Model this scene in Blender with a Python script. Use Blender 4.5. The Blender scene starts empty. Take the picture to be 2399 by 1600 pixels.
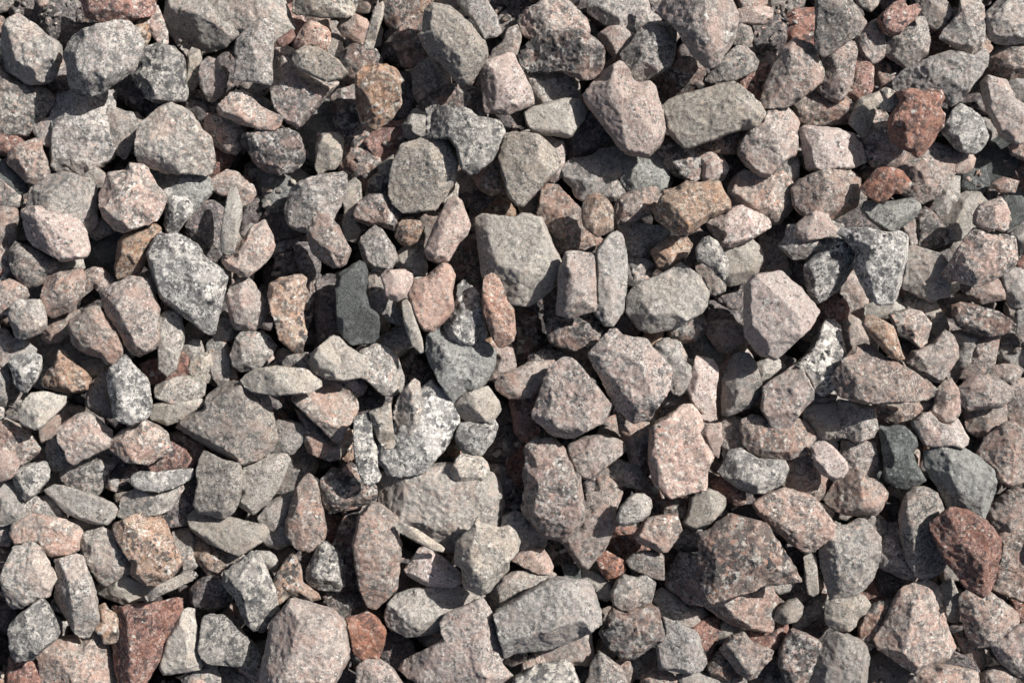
import bpy, math, random, sys
import numpy as np
from mathutils import Vector
from mathutils.geometry import delaunay_2d_cdt

# ------------------------------------------------------------------ camera, sky, sun, exposure
scene = bpy.context.scene
W_FRAME = 0.60            # metres of gravel across the picture
H_CAM = 0.95
PX = W_FRAME / 2399.0     # one photograph pixel on the plane z = 0

cam = bpy.data.cameras.new("camera")
cam.sensor_fit = 'HORIZONTAL'
cam.sensor_width = 36.0
cam.lens = 18.0 / (W_FRAME / 2 / H_CAM)
cam.clip_start = 0.01
cam.clip_end = 500.0
cam.dof.use_dof = True
cam.dof.focus_distance = H_CAM - 0.006
cam.dof.aperture_fstop = 7.1
cam_ob = bpy.data.objects.new("camera", cam)
cam_ob.location = (0, 0, H_CAM)
scene.collection.objects.link(cam_ob)
scene.camera = cam_ob

SUN_EL = math.radians(42)
SUN_AZ = math.radians(33)        # above the picture's right-hand direction
sun_dir = Vector((math.cos(SUN_EL) * math.cos(SUN_AZ), math.cos(SUN_EL) * math.sin(SUN_AZ), math.sin(SUN_EL)))
world = bpy.data.worlds.new("World")
scene.world = world
world.use_nodes = True
wn = world.node_tree.nodes
bg = wn["Background"]
sky = wn.new("ShaderNodeTexSky")
sky.sky_type = 'NISHITA'
sky.sun_disc = False
sky.sun_elevation = SUN_EL
sky.dust_density = 3.0
sky.ozone_density = 0.6
sky.sun_rotation = math.atan2(sun_dir.x, sun_dir.y)
world.node_tree.links.new(sky.outputs[0], bg.inputs[0])
bg.inputs[1].default_value = 0.05
sl = bpy.data.lights.new("sun", 'SUN')
sl.energy = 5.0
sl.angle = math.radians(0.53)
sl.color = (1.0, 0.965, 0.92)
sun = bpy.data.objects.new("sun", sl)
sun.rotation_euler = sun_dir.to_track_quat('Z', 'Y').to_euler()
scene.collection.objects.link(sun)

scene.cycles.max_bounces = 4
scene.cycles.diffuse_bounces = 1
scene.view_settings.view_transform = 'Standard'
scene.view_settings.look = 'None'
scene.view_settings.exposure = 0.22
scene.view_settings.gamma = 1.0
scene.view_settings.use_curve_mapping = False

# ------------------------------------------------------------------ materials
def srgb(r, g, b):
    f = lambda c: (c / 255 / 12.92) if c / 255 <= 0.04045 else ((c / 255 + 0.055) / 1.055) ** 2.4
    return (f(r), f(g), f(b), 1)

def granite(name, dust, palette, cell, dusting, blotch=None, blotch_amt=0.3, clot=0.0, bump=0.5, clot_col=(0.045, 0.045, 0.048, 1), sat=(0.66, 1.0), grain=0.7):
    """Granite: crystals of the palette's colours, darker mineral clots, a film of stone dust."""
    m = bpy.data.materials.new(name)
    m.use_nodes = True
    nt = m.node_tree
    n, l = nt.nodes, nt.links
    bsdf = n["Principled BSDF"]
    bsdf.inputs['Roughness'].default_value = 0.85
    bsdf.inputs['Specular IOR Level'].default_value = 0.28
    tc = n.new("ShaderNodeTexCoord")
    oi = n.new("ShaderNodeObjectInfo")
    geo = n.new("ShaderNodeNewGeometry")
    rnd = n.new("ShaderNodeMath"); rnd.operation = 'ADD'
    l.new(oi.outputs['Random'], rnd.inputs[0]); l.new(geo.outputs['Random Per Island'], rnd.inputs[1])
    rf = n.new("ShaderNodeMath"); rf.operation = 'FRACT'
    l.new(rnd.outputs[0], rf.inputs[0])
    off = n.new("ShaderNodeVectorMath"); off.operation = 'MULTIPLY_ADD'
    comb = n.new("ShaderNodeCombineXYZ")
    for i in range(3):
        l.new(rf.outputs[0], comb.inputs[i])
    l.new(comb.outputs[0], off.inputs[0]); off.inputs[1].default_value = (3.1, 1.7, 2.3)
    l.new(tc.outputs['Object'], off.inputs[2])
    wsc = n.new("ShaderNodeTexWhiteNoise"); wsc.noise_dimensions = '1D'
    wof = n.new("ShaderNodeMath"); wof.operation = 'ADD'; wof.inputs[1].default_value = 3.7
    l.new(rf.outputs[0], wof.inputs[0]); l.new(wof.outputs[0], wsc.inputs['W'])
    ssep = n.new("ShaderNodeSeparateColor"); l.new(wsc.outputs['Color'], ssep.inputs[0])
    smr = n.new("ShaderNodeMapRange"); smr.inputs[3].default_value = 0.62; smr.inputs[4].default_value = 1.45
    l.new(ssep.outputs[0], smr.inputs[0])
    psc = n.new("ShaderNodeVectorMath"); psc.operation = 'SCALE'
    l.new(off.outputs[0], psc.inputs[0]); l.new(smr.outputs[0], psc.inputs['Scale'])
    P = psc.outputs[0]

    def noise(scale, detail=3, rough=0.6, vec=None):
        t = n.new("ShaderNodeTexNoise")
        t.inputs['Scale'].default_value = scale; t.inputs['Detail'].default_value = detail
        t.inputs['Roughness'].default_value = rough
        l.new(vec or P, t.inputs['Vector'])
        return t

    def ramp(src, stops, mode='LINEAR'):
        r = n.new("ShaderNodeValToRGB"); r.color_ramp.interpolation = mode
        e = r.color_ramp.elements
        while len(e) < len(stops): e.new(0.5)
        for k, (p, c) in enumerate(stops):
            e[k].position = p; e[k].color = c
        l.new(src, r.inputs[0])
        return r

    def mix(fac, a, b, mode='MIX'):
        x = n.new("ShaderNodeMix"); x.data_type = 'RGBA'; x.blend_type = mode
        if isinstance(fac, (int, float)): x.inputs[0].default_value = fac
        else: l.new(fac, x.inputs[0])
        for s, v in ((6, a), (7, b)):
            if isinstance(v, tuple): x.inputs[s].default_value = v
            else: l.new(v, x.inputs[s])
        return x.outputs[2]

    # crystals
    wob = noise(900, 3)
    wv = n.new("ShaderNodeVectorMath"); wv.operation = 'MULTIPLY_ADD'
    l.new(wob.outputs['Color'], wv.inputs[0]); wv.inputs[1].default_value = (0.0011,) * 3; l.new(P, wv.inputs[2])
    vor = n.new("ShaderNodeTexVoronoi"); vor.inputs['Scale'].default_value = 1.0 / cell
    l.new(wv.outputs[0], vor.inputs['Vector'])
    sep = n.new("ShaderNodeSeparateColor"); l.new(vor.outputs['Color'], sep.inputs[0])
    tot = sum(w for w, _ in palette); acc = 0; stops = []
    for w, c in palette:
        stops.append((acc / tot, c)); acc += w
    col = ramp(sep.outputs[0], stops, 'CONSTANT').outputs[0]
    # second, finer generation of crystals
    vor2 = n.new("ShaderNodeTexVoronoi"); vor2.inputs['Scale'].default_value = 2.3 / cell
    l.new(wv.outputs[0], vor2.inputs['Vector'])
    sep2 = n.new("ShaderNodeSeparateColor"); l.new(vor2.outputs['Color'], sep2.inputs[0])
    col2 = ramp(sep2.outputs[1], stops, 'CONSTANT').outputs[0]
    n0 = ramp(noise(140, 3).outputs[0], [(0.42, (0, 0, 0, 1)), (0.58, (1, 1, 1, 1))]).outputs[0]
    col = mix(n0, col, col2)
    # mineral clots
    if clot > 0:
        nc = noise(0.38 / cell, 5, 0.78)
        cm = ramp(nc.outputs[0], [(0.58 - clot * 0.2, (0, 0, 0, 1)), (0.63 - clot * 0.2, (1, 1, 1, 1))]).outputs[0]
        cf = n.new("ShaderNodeMath"); cf.operation = 'MULTIPLY'; cf.inputs[1].default_value = 0.85
        l.new(cm, cf.inputs[0])
        col = mix(cf.outputs[0], col, clot_col)
    # veins and banding on some stones
    rot = n.new("ShaderNodeVectorRotate"); rot.rotation_type = 'AXIS_ANGLE'
    rot.inputs['Axis'].default_value = (0.35, 0.25, 0.9)
    rang = n.new("ShaderNodeMath"); rang.operation = 'MULTIPLY'; rang.inputs[1].default_value = 6.28
    l.new(ssep.outputs[1], rang.inputs[0]); l.new(rang.outputs[0], rot.inputs['Angle']); l.new(off.outputs[0], rot.inputs['Vector'])
    vst = n.new("ShaderNodeVectorMath"); vst.operation = 'MULTIPLY'; vst.inputs[1].default_value = (0.16, 1.0, 1.0)
    l.new(rot.outputs[0], vst.inputs[0])
    vn = noise(300, 4, 0.65, vst.outputs[0])
    vr = ramp(vn.outputs[0], [(0.36, (0.42, 0.41, 0.41, 1)), (0.5, (1, 1, 1, 1)), (0.62, (1.12, 1.1, 1.08, 1))]).outputs[0]
    vf = ramp(ssep.outputs[2], [(0.45, (0.08,) * 3 + (1,)), (0.6, (0.85,) * 3 + (1,))]).outputs[0]
    col = mix(vf, col, mix(1.0, col, vr, 'MULTIPLY'))
    # dust film, patchy
    dn = noise(70, 5, 0.65)
    dr = ramp(dn.outputs[0], [(0.32, (max(dusting - 0.3, 0),) * 3 + (1,)), (0.68, (min(dusting + 0.22, 1),) * 3 + (1,))]).outputs[0]
    dmr = n.new("ShaderNodeMapRange"); dmr.inputs[3].default_value = 0.45; dmr.inputs[4].default_value = 1.25
    l.new(ssep.outputs[1], dmr.inputs[0])
    dmu = n.new("ShaderNodeMath"); dmu.operation = 'MULTIPLY'; dmu.use_clamp = True
    l.new(dr, dmu.inputs[0]); l.new(dmr.outputs[0], dmu.inputs[1])
    dr = dmu.outputs[0]
    fine = noise(1600, 2, 0.7)
    fr = ramp(fine.outputs[0], [(0.3, (0.62, 0.62, 0.62, 1)), (0.7, (1.3, 1.3, 1.3, 1))]).outputs[0]
    dcol = mix(1.0, dust, fr, 'MULTIPLY')
    col = mix(dr, col, dcol)
    # iron / feldspar blotches
    if blotch:
        bn = noise(75, 5, 0.7)
        br = ramp(bn.outputs[0], [(0.51, (0, 0, 0, 1)), (0.58, (blotch_amt,) * 3 + (1,))]).outputs[0]
        col = mix(br, col, mix(1.0, blotch, fr, 'MULTIPLY'))
    gn = noise(1250, 3, 0.75)
    gr_ = ramp(gn.outputs[0], [(0.33, (0.5, 0.5, 0.5, 1)), (0.5, (0.98, 0.98, 0.98, 1)), (0.68, (1.3, 1.3, 1.3, 1))]).outputs[0]
    col = mix(grain, col, mix(1.0, col, gr_, 'MULTIPLY'))
    # each stone a little lighter or darker, warmer or cooler
    hv = n.new("ShaderNodeHueSaturation")
    mr = n.new("ShaderNodeMapRange"); mr.inputs[3].default_value = 0.86; mr.inputs[4].default_value = 1.24
    l.new(rf.outputs[0], mr.inputs[0]); l.new(mr.outputs[0], hv.inputs['Value'])
    w2 = n.new("ShaderNodeTexWhiteNoise"); w2.noise_dimensions = '1D'; l.new(rf.outputs[0], w2.inputs['W'])
    mr2 = n.new("ShaderNodeMapRange"); mr2.inputs[3].default_value = sat[0]; mr2.inputs[4].default_value = sat[1]
    l.new(w2.outputs[0], mr2.inputs[0]); l.new(mr2.outputs[0], hv.inputs['Saturation'])
    l.new(col, hv.inputs['Color'])
    l.new(hv.outputs[0], bsdf.inputs['Base Color'])
    # relief
    b1 = noise(520, 6, 0.75)
    b2 = noise(1500, 3, 0.7)
    ad = n.new("ShaderNodeMath"); ad.operation = 'MULTIPLY_ADD'
    l.new(b2.outputs[0], ad.inputs[0]); ad.inputs[1].default_value = 0.7; l.new(b1.outputs[0], ad.inputs[2])
    bp = n.new("ShaderNodeBump"); bp.inputs['Strength'].default_value = bump; bp.inputs['Distance'].default_value = 0.0021
    l.new(ad.outputs[0], bp.inputs['Height']); l.new(bp.outputs[0], bsdf.inputs['Normal'])
    return m

BLACK = (0.035, 0.036, 0.04, 1)
DARK = (0.09, 0.092, 0.1, 1)
GREY = (0.28, 0.265, 0.245, 1)
LGREY = (0.43, 0.40, 0.355, 1)
WHITE = (0.68, 0.64, 0.575, 1)
PINK = (0.49, 0.335, 0.27, 1)
SALM = (0.47, 0.245, 0.165, 1)
RUST = (0.33, 0.13, 0.075, 1)
ORNG = (0.47, 0.26, 0.13, 1)
BEIGE = (0.42, 0.37, 0.30, 1)
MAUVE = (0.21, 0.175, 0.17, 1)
MATS = {
    'g': granite("grey_granite", (0.41, 0.387, 0.352, 1), [(2.2, BLACK), (1.2, DARK), (4, GREY), (5, LGREY), (2.2, WHITE), (3, PINK)], 0.0013, 0.46, (0.45, 0.34, 0.285, 1), 0.42, 0.38),
    'p': granite("pink_grey_granite", (0.455, 0.385, 0.335, 1), [(2.0, BLACK), (1, DARK), (3, GREY), (3, LGREY), (2.4, WHITE), (4.5, PINK), (1.8, SALM)], 0.0015, 0.42, (0.46, 0.28, 0.215, 1), 0.5, 0.38),
    'q': granite("coarse_pink_granite", (0.39, 0.315, 0.28, 1), [(3.4, BLACK), (2, DARK), (3, LGREY), (3, WHITE), (5, PINK), (1.6, SALM)], 0.0032, 0.12, PINK, 0.3, 0.55, 0.8),
    'k': granite("pale_pink_granite", (0.54, 0.445, 0.385, 1), [(1.4, BLACK), (2, LGREY), (5, (0.50, 0.35, 0.30, 1)), (3, (0.47, 0.29, 0.23, 1)), (2, WHITE)], 0.0013, 0.42, (0.47, 0.31, 0.26, 1), 0.4, 0.14, 0.45),
    'r': granite("red_granite", (0.34, 0.21, 0.18, 1), [(2, BLACK), (1, DARK), (4, (0.31, 0.155, 0.12, 1)), (4, (0.42, 0.24, 0.195, 1)), (2, PINK), (1, WHITE)], 0.0018, 0.3, (0.30, 0.13, 0.085, 1), 0.4, 0.28, 0.6, sat=(0.85, 1.05)),
    'x': granite("rust_granite", (0.36, 0.19, 0.14, 1), [(2, BLACK), (1, DARK), (4, (0.38, 0.15, 0.09, 1)), (4, (0.46, 0.23, 0.16, 1)), (2, PINK), (1, WHITE)], 0.0020, 0.25, (0.38, 0.17, 0.10, 1), 0.4, 0.34, 0.7, sat=(0.85, 1.0)),
    'o': granite("orange_granite", (0.43, 0.33, 0.25, 1), [(2.2, BLACK), (1, DARK), (3.5, (0.45, 0.27, 0.175, 1)), (4, PINK), (3, BEIGE), (2.4, WHITE)], 0.0020, 0.3, (0.44, 0.26, 0.165, 1), 0.4, 0.34, 0.6, sat=(0.85, 1.05)),
    'w': granite("white_granite", (0.50, 0.48, 0.45, 1), [(2.2, BLACK), (1.6, DARK), (2, GREY), (4, LGREY), (6, WHITE)], 0.0024, 0.22, (0.6, 0.55, 0.5, 1), 0.4, 0.44, 0.6, (0.06, 0.062, 0.068, 1)),
    's': granite("dark_speckled_granite", (0.31, 0.27, 0.245, 1), [(3, BLACK), (3, DARK), (3, GREY), (2.5, LGREY), (2.4, WHITE), (4, PINK)], 0.0026, 0.16, SALM, 0.35, 0.42, 0.8),
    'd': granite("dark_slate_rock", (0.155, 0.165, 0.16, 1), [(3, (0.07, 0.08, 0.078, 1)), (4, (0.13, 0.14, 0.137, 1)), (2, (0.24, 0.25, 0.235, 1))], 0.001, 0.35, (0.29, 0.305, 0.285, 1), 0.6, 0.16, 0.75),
    'v': granite("grey_green_rock", (0.32, 0.325, 0.30, 1), [(2, DARK), (3, (0.22, 0.23, 0.215, 1)), (4, (0.33, 0.335, 0.31, 1)), (2, LGREY)], 0.0011, 0.42, (0.40, 0.39, 0.35, 1), 0.45, 0.2, 0.6),
    't': granite("beige_dusty_granite", (0.455, 0.418, 0.36, 1), [(2.4, BLACK), (3, GREY), (4, BEIGE), (3, LGREY), (1.4, WHITE), (1.4, PINK)], 0.0012, 0.52, (0.45, 0.36, 0.28, 1), 0.35, 0.24, 0.45),
    'm': granite("shaded_mauve_granite", (0.19, 0.165, 0.16, 1), [(3, BLACK), (1, DARK), (4, MAUVE), (2, GREY), (1, PINK)], 0.0018, 0.32, MAUVE, 0.4, 0.3, 0.5),  # mauve stone, colour darkened to carry the shade of the gaps
}
MATS['l'] = granite("salmon_granite", (0.455, 0.315, 0.255, 1), [(1.6, BLACK), (2, LGREY), (4, PINK), (5, (0.46, 0.265, 0.195, 1)), (1.4, WHITE)], 0.0015, 0.42, (0.42, 0.23, 0.165, 1), 0.45, 0.2, 0.5, sat=(0.9, 1.05))
MATS['n'] = granite("gap_shade_gravel", (0.075, 0.065, 0.06, 1), [(3, BLACK), (2, (0.10, 0.09, 0.085, 1)), (1, (0.14, 0.11, 0.10, 1))], 0.002, 0.4)  # deep filler: shade between the stones painted in as a near-black colour
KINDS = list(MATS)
soil = granite("gap_shade_soil", (0.05, 0.043, 0.038, 1), [(2, BLACK), (3, (0.07, 0.06, 0.055, 1)), (1, DARK)], 0.004, 0.5, None, 0, 0.3, 1.0)  # soil colour lowered so the shade at the bottom of gaps is painted in

# ------------------------------------------------------------------ ground
Z_GROUND = -0.105
gm = bpy.data.meshes.new("ground")
G = 60.0
gm.from_pydata([(-G, -G, Z_GROUND), (G, -G, Z_GROUND), (G, G, Z_GROUND), (-G, G, Z_GROUND)], [], [(0, 1, 2, 3)])
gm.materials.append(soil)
ground = bpy.data.objects.new("ground", gm)
ground['kind'] = 'structure'
scene.collection.objects.link(ground)

# ------------------------------------------------------------------ stone building
_rng = np.random.default_rng(7)
_tab = _rng.permutation(4096)
_val = _rng.uniform(-1, 1, 4096)

def vnoise(p):
    """smooth value noise of an (n, 3) array, about -1..1"""
    i = np.floor(p).astype(np.int64); f = p - i
    u = f * f * f * (f * (f * 6 - 15) + 10)
    def h(dx, dy, dz):
        a = _tab[(i[:, 0] + dx) & 4095]
        b = _tab[(a + i[:, 1] + dy) & 4095]
        return _val[_tab[(b + i[:, 2] + dz) & 4095]]
    x = u[:, 0]; y = u[:, 1]; z = u[:, 2]
    c00 = h(0, 0, 0) * (1 - x) + h(1, 0, 0) * x
    c10 = h(0, 1, 0) * (1 - x) + h(1, 1, 0) * x
    c01 = h(0, 0, 1) * (1 - x) + h(1, 0, 1) * x
    c11 = h(0, 1, 1) * (1 - x) + h(1, 1, 1) * x
    return (c00 * (1 - y) + c10 * y) * (1 - z) + (c01 * (1 - y) + c11 * y) * z

def seg_dist(p, a, b):
    """distances of points p (n,2) to segments a->b (m,2): (n,m)"""
    ab = b - a
    L2 = (ab ** 2).sum(1) + 1e-15
    ap = p[:, None, :] - a[None]
    t = np.clip((ap * ab[None]).sum(2) / L2, 0, 1)
    q = ap - t[..., None] * ab[None]
    return np.sqrt((q ** 2).sum(2))

def area(p):
    x, y = p[:, 0], p[:, 1]
    return 0.5 * float((x * np.roll(y, -1) - np.roll(x, -1) * y).sum())

def inside(p, poly):
    r = np.zeros(len(p), bool)
    a = poly; b = np.roll(poly, -1, 0)
    for (x1, y1), (x2, y2) in zip(a, b):
        c = ((y1 > p[:, 1]) != (y2 > p[:, 1]))
        xi = (x2 - x1) * (p[:, 1] - y1) / (y2 - y1 + 1e-18) + x1
        r ^= c & (p[:, 0] < xi)
    return r

def grow(poly, d):
    """push an anticlockwise outline outwards by d"""
    e = np.roll(poly, -1, 0) - poly
    nrm = np.stack([e[:, 1], -e[:, 0]], 1)
    nrm /= np.linalg.norm(nrm, axis=1, keepdims=True) + 1e-12
    v = nrm + np.roll(nrm, 1, 0)
    v /= np.linalg.norm(v, axis=1, keepdims=True) + 1e-12
    return poly + v * d

def straighten(poly, tol):
    """drop outline points that lie within tol of the line through their neighbours: broken stone has straight sides"""
    p = [q for q in poly]
    while len(p) > 6:
        best, bi = 1e9, -1
        for k in range(len(p)):
            a_, b_, c_ = p[k - 1], p[k], p[(k + 1) % len(p)]
            v = c_ - a_; w_ = b_ - a_
            dd = abs(v[0] * w_[1] - v[1] * w_[0]) / (np.hypot(*v) + 1e-12)
            if dd < best: best, bi = dd, k
        if best > tol: break
        p.pop(bi)
    return np.array(p)

def stone_mesh(poly, cuts, seed, step, rough=1.0, hfac=None, even=False):
    """A broken stone: poly is its outline (n,2) in metres round its widest level z = 0, anticlockwise. Returns verts (centred on c), quads/tris, c."""
    rg = np.random.default_rng(seed)
    a = poly; b = np.roll(poly, -1, 0)
    # centre: where the outline is seen from best
    lo, hi = poly.min(0), poly.max(0)
    g = rg.uniform(lo, hi, (260, 2))
    g = g[inside(g, poly)]
    if len(g) == 0: g = poly.mean(0)[None]
    e = b - a; en = np.stack([-e[:, 1], e[:, 0]], 1) / (np.linalg.norm(e, axis=1, keepdims=True) + 1e-12)
    sd = ((g[:, None, :] - a[None]) * en[None]).sum(2).min(1)
    dd = seg_dist(g, a, b).min(1)
    c = g[int(np.argmax(sd + 0.25 * dd))]
    R = float(dd.max())
    # rounded, slightly jagged outline at equal steps
    q = poly
    q = np.stack([q * 0.93 + np.roll(q, -1, 0) * 0.07, q * 0.07 + np.roll(q, -1, 0) * 0.93], 1).reshape(-1, 2)
    qn = np.roll(q, -1, 0)
    star = bool((((q - c)[:, 0] * (qn - c)[:, 1] - (q - c)[:, 1] * (qn - c)[:, 0]) > 0).all())
    if even: star = False
    seg = np.linalg.norm(qn - q, axis=1)
    cum = np.concatenate([[0], np.cumsum(seg)])
    N = max(14, int(cum[-1] / step))
    s = np.linspace(0, cum[-1], N, endpoint=False)
    qq = np.vstack([q, q[:1]])
    O = np.stack([np.interp(s, cum, qq[:, 0]), np.interp(s, cum, qq[:, 1])], 1)
    if star:                                     # rings round the centre
        M = max(4, int(np.linalg.norm(O - c, axis=1).max() / step * 0.85))
        x = np.linspace(0, 1, M + 1)[1:]
        t = 1 - (1 - x) ** 1.35
        top = c[None, None] + t[:, None, None] * (O - c)[None]           # M rings, last is the outline
        top = np.vstack([c[None], top.reshape(-1, 2)])
        tb = np.array([0.86, 0.62, 0.32])
        bot = c[None, None] + tb[:, None, None] * (O - c)[None]
        bot = np.vstack([bot.reshape(-1, 2), c[None]])
        dip_w = np.concatenate([np.repeat(tb, N), [0.0]])
    else:                                        # an even net of triangles
        def net(st):
            gx = np.arange(lo[0], hi[0], st); gy = np.arange(lo[1], hi[1], st * 0.866)
            GX, GY = np.meshgrid(gx, gy); GX = GX + (np.arange(len(gy)) % 2)[:, None] * st * 0.5
            g_ = np.column_stack([GX.ravel(), GY.ravel()]) + rg.uniform(-0.12, 0.12, (GX.size, 2)) * st
            g_ = g_[inside(g_, O)]
            if len(g_): g_ = g_[seg_dist(g_, a, b).min(1) > 0.45 * step]
            pts = np.vstack([O, g_])
            ed = [(k, (k + 1) % N) for k in range(N)]
            vo, _, fo, ov, _, _ = delaunay_2d_cdt([Vector((p_[0], p_[1])) for p_ in pts], ed, [], 1, 1e-9)
            return np.array([(v_.x, v_.y) for v_ in vo]), np.array([f_ for f_ in fo if len(f_) == 3]), ov
        top, tri_top, ov_t = net(step * 1.05)
        bot, tri_bot, ov_b = net(step * 3.5)
        dip_w = None
    D = seg_dist(top, a, b)
    D[~inside(top, poly)] = 0.0
    d = D.min(1)
    L = np.linalg.norm(hi - lo)
    Ht = R * (hfac if hfac else rg.uniform(0.62, 0.95))
    Ht = min(Ht, 0.019)
    w = R * np.where(rg.random(len(a)) < 0.5, rg.uniform(0.04, 0.13, len(a)), rg.uniform(0.25, 0.85, len(a)))
    # neighbouring edges share a facet
    for k in range(len(w)):
        if rg.random() < 0.45: w[k] = w[k - 1]
    h = (Ht * np.clip(D / w[None], 0, 1)).min(1)
    npl = 3 if not cuts else 2
    for k in range(npl):
        ang = rg.uniform(0, 2 * math.pi); sl_ = rg.uniform(0.05, 0.32 if cuts else 0.5)
        pl = Ht * rg.uniform(0.84, 1.0) + ((top - c) @ np.array([math.cos(ang), math.sin(ang)])) * sl_
        h = np.minimum(h, pl)
    for k in range(rg.integers(3, 7)):                    # broken corners
        ang = rg.uniform(0, 2 * math.pi); dv = np.array([math.cos(ang), math.sin(ang)])
        ext = float(((a - c) @ dv).max())
        t0 = ext * rg.uniform(0.25, 0.7)
        h = np.minimum(h, Ht * rg.uniform(0.85, 0.97) - ((top - c) @ dv - t0) * rg.uniform(0.35, 1.0))
    for (p1, p2, slope) in cuts:
        v = p2 - p1; nv = np.array([-v[1], v[0]]); nv /= np.linalg.norm(nv) + 1e-12
        side = np.sign((c - p1) @ nv) or 1.0
        if slope > 0: nv = -nv * side
        else: nv = nv * side
        sdl = (top - p1) @ nv
        hl = Ht * 0.95
        h = np.minimum(h, np.where(sdl > 0, hl - abs(slope) * sdl, hl + 0.25 * -sdl))
    edge = np.clip(d / (0.16 * R), 0, 1)
    h = np.maximum(h, -0.55 * R)
    # chipped facets
    K = int(6 + min(R, 0.03) / 0.0022)
    sp = rg.uniform(lo, hi, (K, 2)); gr = rg.normal(0, 0.05, (K, 2)) * rough
    dist2 = ((top[:, None] - sp[None]) ** 2).sum(2)
    sig = (L / math.sqrt(K) * 0.16) ** 2
    ww = np.exp(-(dist2 - dist2.min(1, keepdims=True)) / (2 * sig)); ww /= ww.sum(1, keepdims=True)
    h = h + (ww * ((top[:, None] - sp[None]) * gr[None]).sum(2)).sum(1) * edge
    # underside
    db = seg_dist(bot, a, b); db[~inside(bot, poly)] = 0.0; db = db.min(1)
    hb = -R * rg.uniform(0.8, 1.1) * np.clip(db / (0.75 * R), 0, 1) ** 0.6
    if star:
        dip = np.minimum(h[-N:], 0)
        hb = hb + np.concatenate([np.tile(dip, 3), [0.0]]) * dip_w
    else:
        near = np.argmin(((bot[:, None] - top[None, ::1]) ** 2).sum(2), 1)
        hb = np.minimum(hb, h[near])
    V = np.vstack([np.column_stack([top, h]), np.column_stack([bot, hb])])
    # roughness in space
    off = rg.uniform(0, 900, 3)
    Q = V / 0.011 + off
    n1 = vnoise(Q); n2 = vnoise(V / 0.0042 + off * 1.7); n3 = vnoise(V / 0.0024 + off * 2.3); n4 = vnoise(V / 0.0014 + off * 3.3)
    mx = vnoise(V / 0.006 + off + 31.7); my = vnoise(V / 0.006 + off + 77.1)
    fx = vnoise(V / 0.0024 + off + 131.7); fy = vnoise(V / 0.0024 + off + 177.1)
    sc = min(1.0, R / 0.014) * rough
    ridg = 0.5 - np.abs(n2)
    terr = np.zeros(len(V))
    if rg.random() < 0.4:                         # broken in steps along the grain of the rock
        ang = rg.uniform(0, 2 * math.pi); lam = rg.uniform(0.005, 0.013)
        u_ = (V[:, 0] * math.cos(ang) + V[:, 1] * math.sin(ang)) / lam + 1.3 * n1 + 0.45 * n2
        fu = u_ - np.floor(u_)
        terr = np.where(fu < 0.85, fu / 0.85, (1 - fu) / 0.15) - 0.5
    V[:, 2] += sc * (0.0003 * n1 + 0.00025 * ridg + 0.00036 * n3 + 0.00034 * n4 + 0.0006 * terr) * np.concatenate([0.35 + 0.65 * edge, np.ones(len(bot))])
    V[:, 0] += sc * (0.0005 * mx + 0.0004 * fx)
    V[:, 1] += sc * (0.0005 * my + 0.0004 * fy)
    # faces
    if star:
        r = np.arange(N); r2 = np.roll(r, -1)
        F3 = [np.stack([np.zeros(N, int), 1 + r, 1 + r2], 1)]
        F4 = []
        for k in range(M - 1):
            A = 1 + k * N; B = A + N
            F4.append(np.stack([A + r, B + r, B + r2, A + r2], 1))
        A = 1 + (M - 1) * N; B = len(top)
        for k in range(3):
            F4.append(np.stack([A + r, B + r, B + r2, A + r2], 1)); A = B; B = B + N
        F3.append(np.stack([A + r, np.full(N, len(V) - 1), A + r2], 1))
        F4 = np.vstack(F4); F3 = np.vstack(F3)
    else:                                        # underside shares the outline of the upper side
        nt_ = len(top)
        mp = np.arange(len(bot)) + nt_
        key = {}
        for iv, src in enumerate(ov_t):
            for k in src:
                if k < N: key[k] = iv
        for iv, src in enumerate(ov_b):
            for k in src:
                if k < N and k in key: mp[iv] = key[k]
        F3 = np.vstack([tri_top, mp[tri_bot][:, ::-1]])
        F4 = np.zeros((0, 4), int)
    V[:, :2] -= c
    return V, F4, F3, c, R

def make_mesh(name, parts, mats):
    """parts: list of (V, F4, F3, material index)"""
    vs, loops, starts, mi = [], [], [], []
    vo = 0; lo = 0
    for V, F4, F3, k in parts:
        vs.append(V)
        loops.append((F4 + vo).ravel()); starts.append(lo + np.arange(len(F4)) * 4); lo += F4.size
        loops.append((F3 + vo).ravel()); starts.append(lo + np.arange(len(F3)) * 3); lo += F3.size
        mi.append(np.full(len(F4) + len(F3), k, np.int32))
        vo += len(V)
    V = np.vstack(vs).astype(np.float32); Lp = np.concatenate(loops).astype(np.int32)
    S = np.concatenate(starts).astype(np.int32); MI = np.concatenate(mi)
    me = bpy.data.meshes.new(name)
    me.vertices.add(len(V)); me.vertices.foreach_set("co", V.ravel())
    me.loops.add(len(Lp)); me.loops.foreach_set("vertex_index", Lp)
    me.polygons.add(len(S)); me.polygons.foreach_set("loop_start", S)
    for m in mats: me.materials.append(m)
    me.polygons.foreach_set("material_index", MI)
    me.polygons.foreach_set("use_smooth", np.concatenate([np.full(len(F4) + len(F3), len(V_) > 60, bool) for V_, F4, F3, k_ in parts]))
    me.update(calc_edges=True)
    return me

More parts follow.
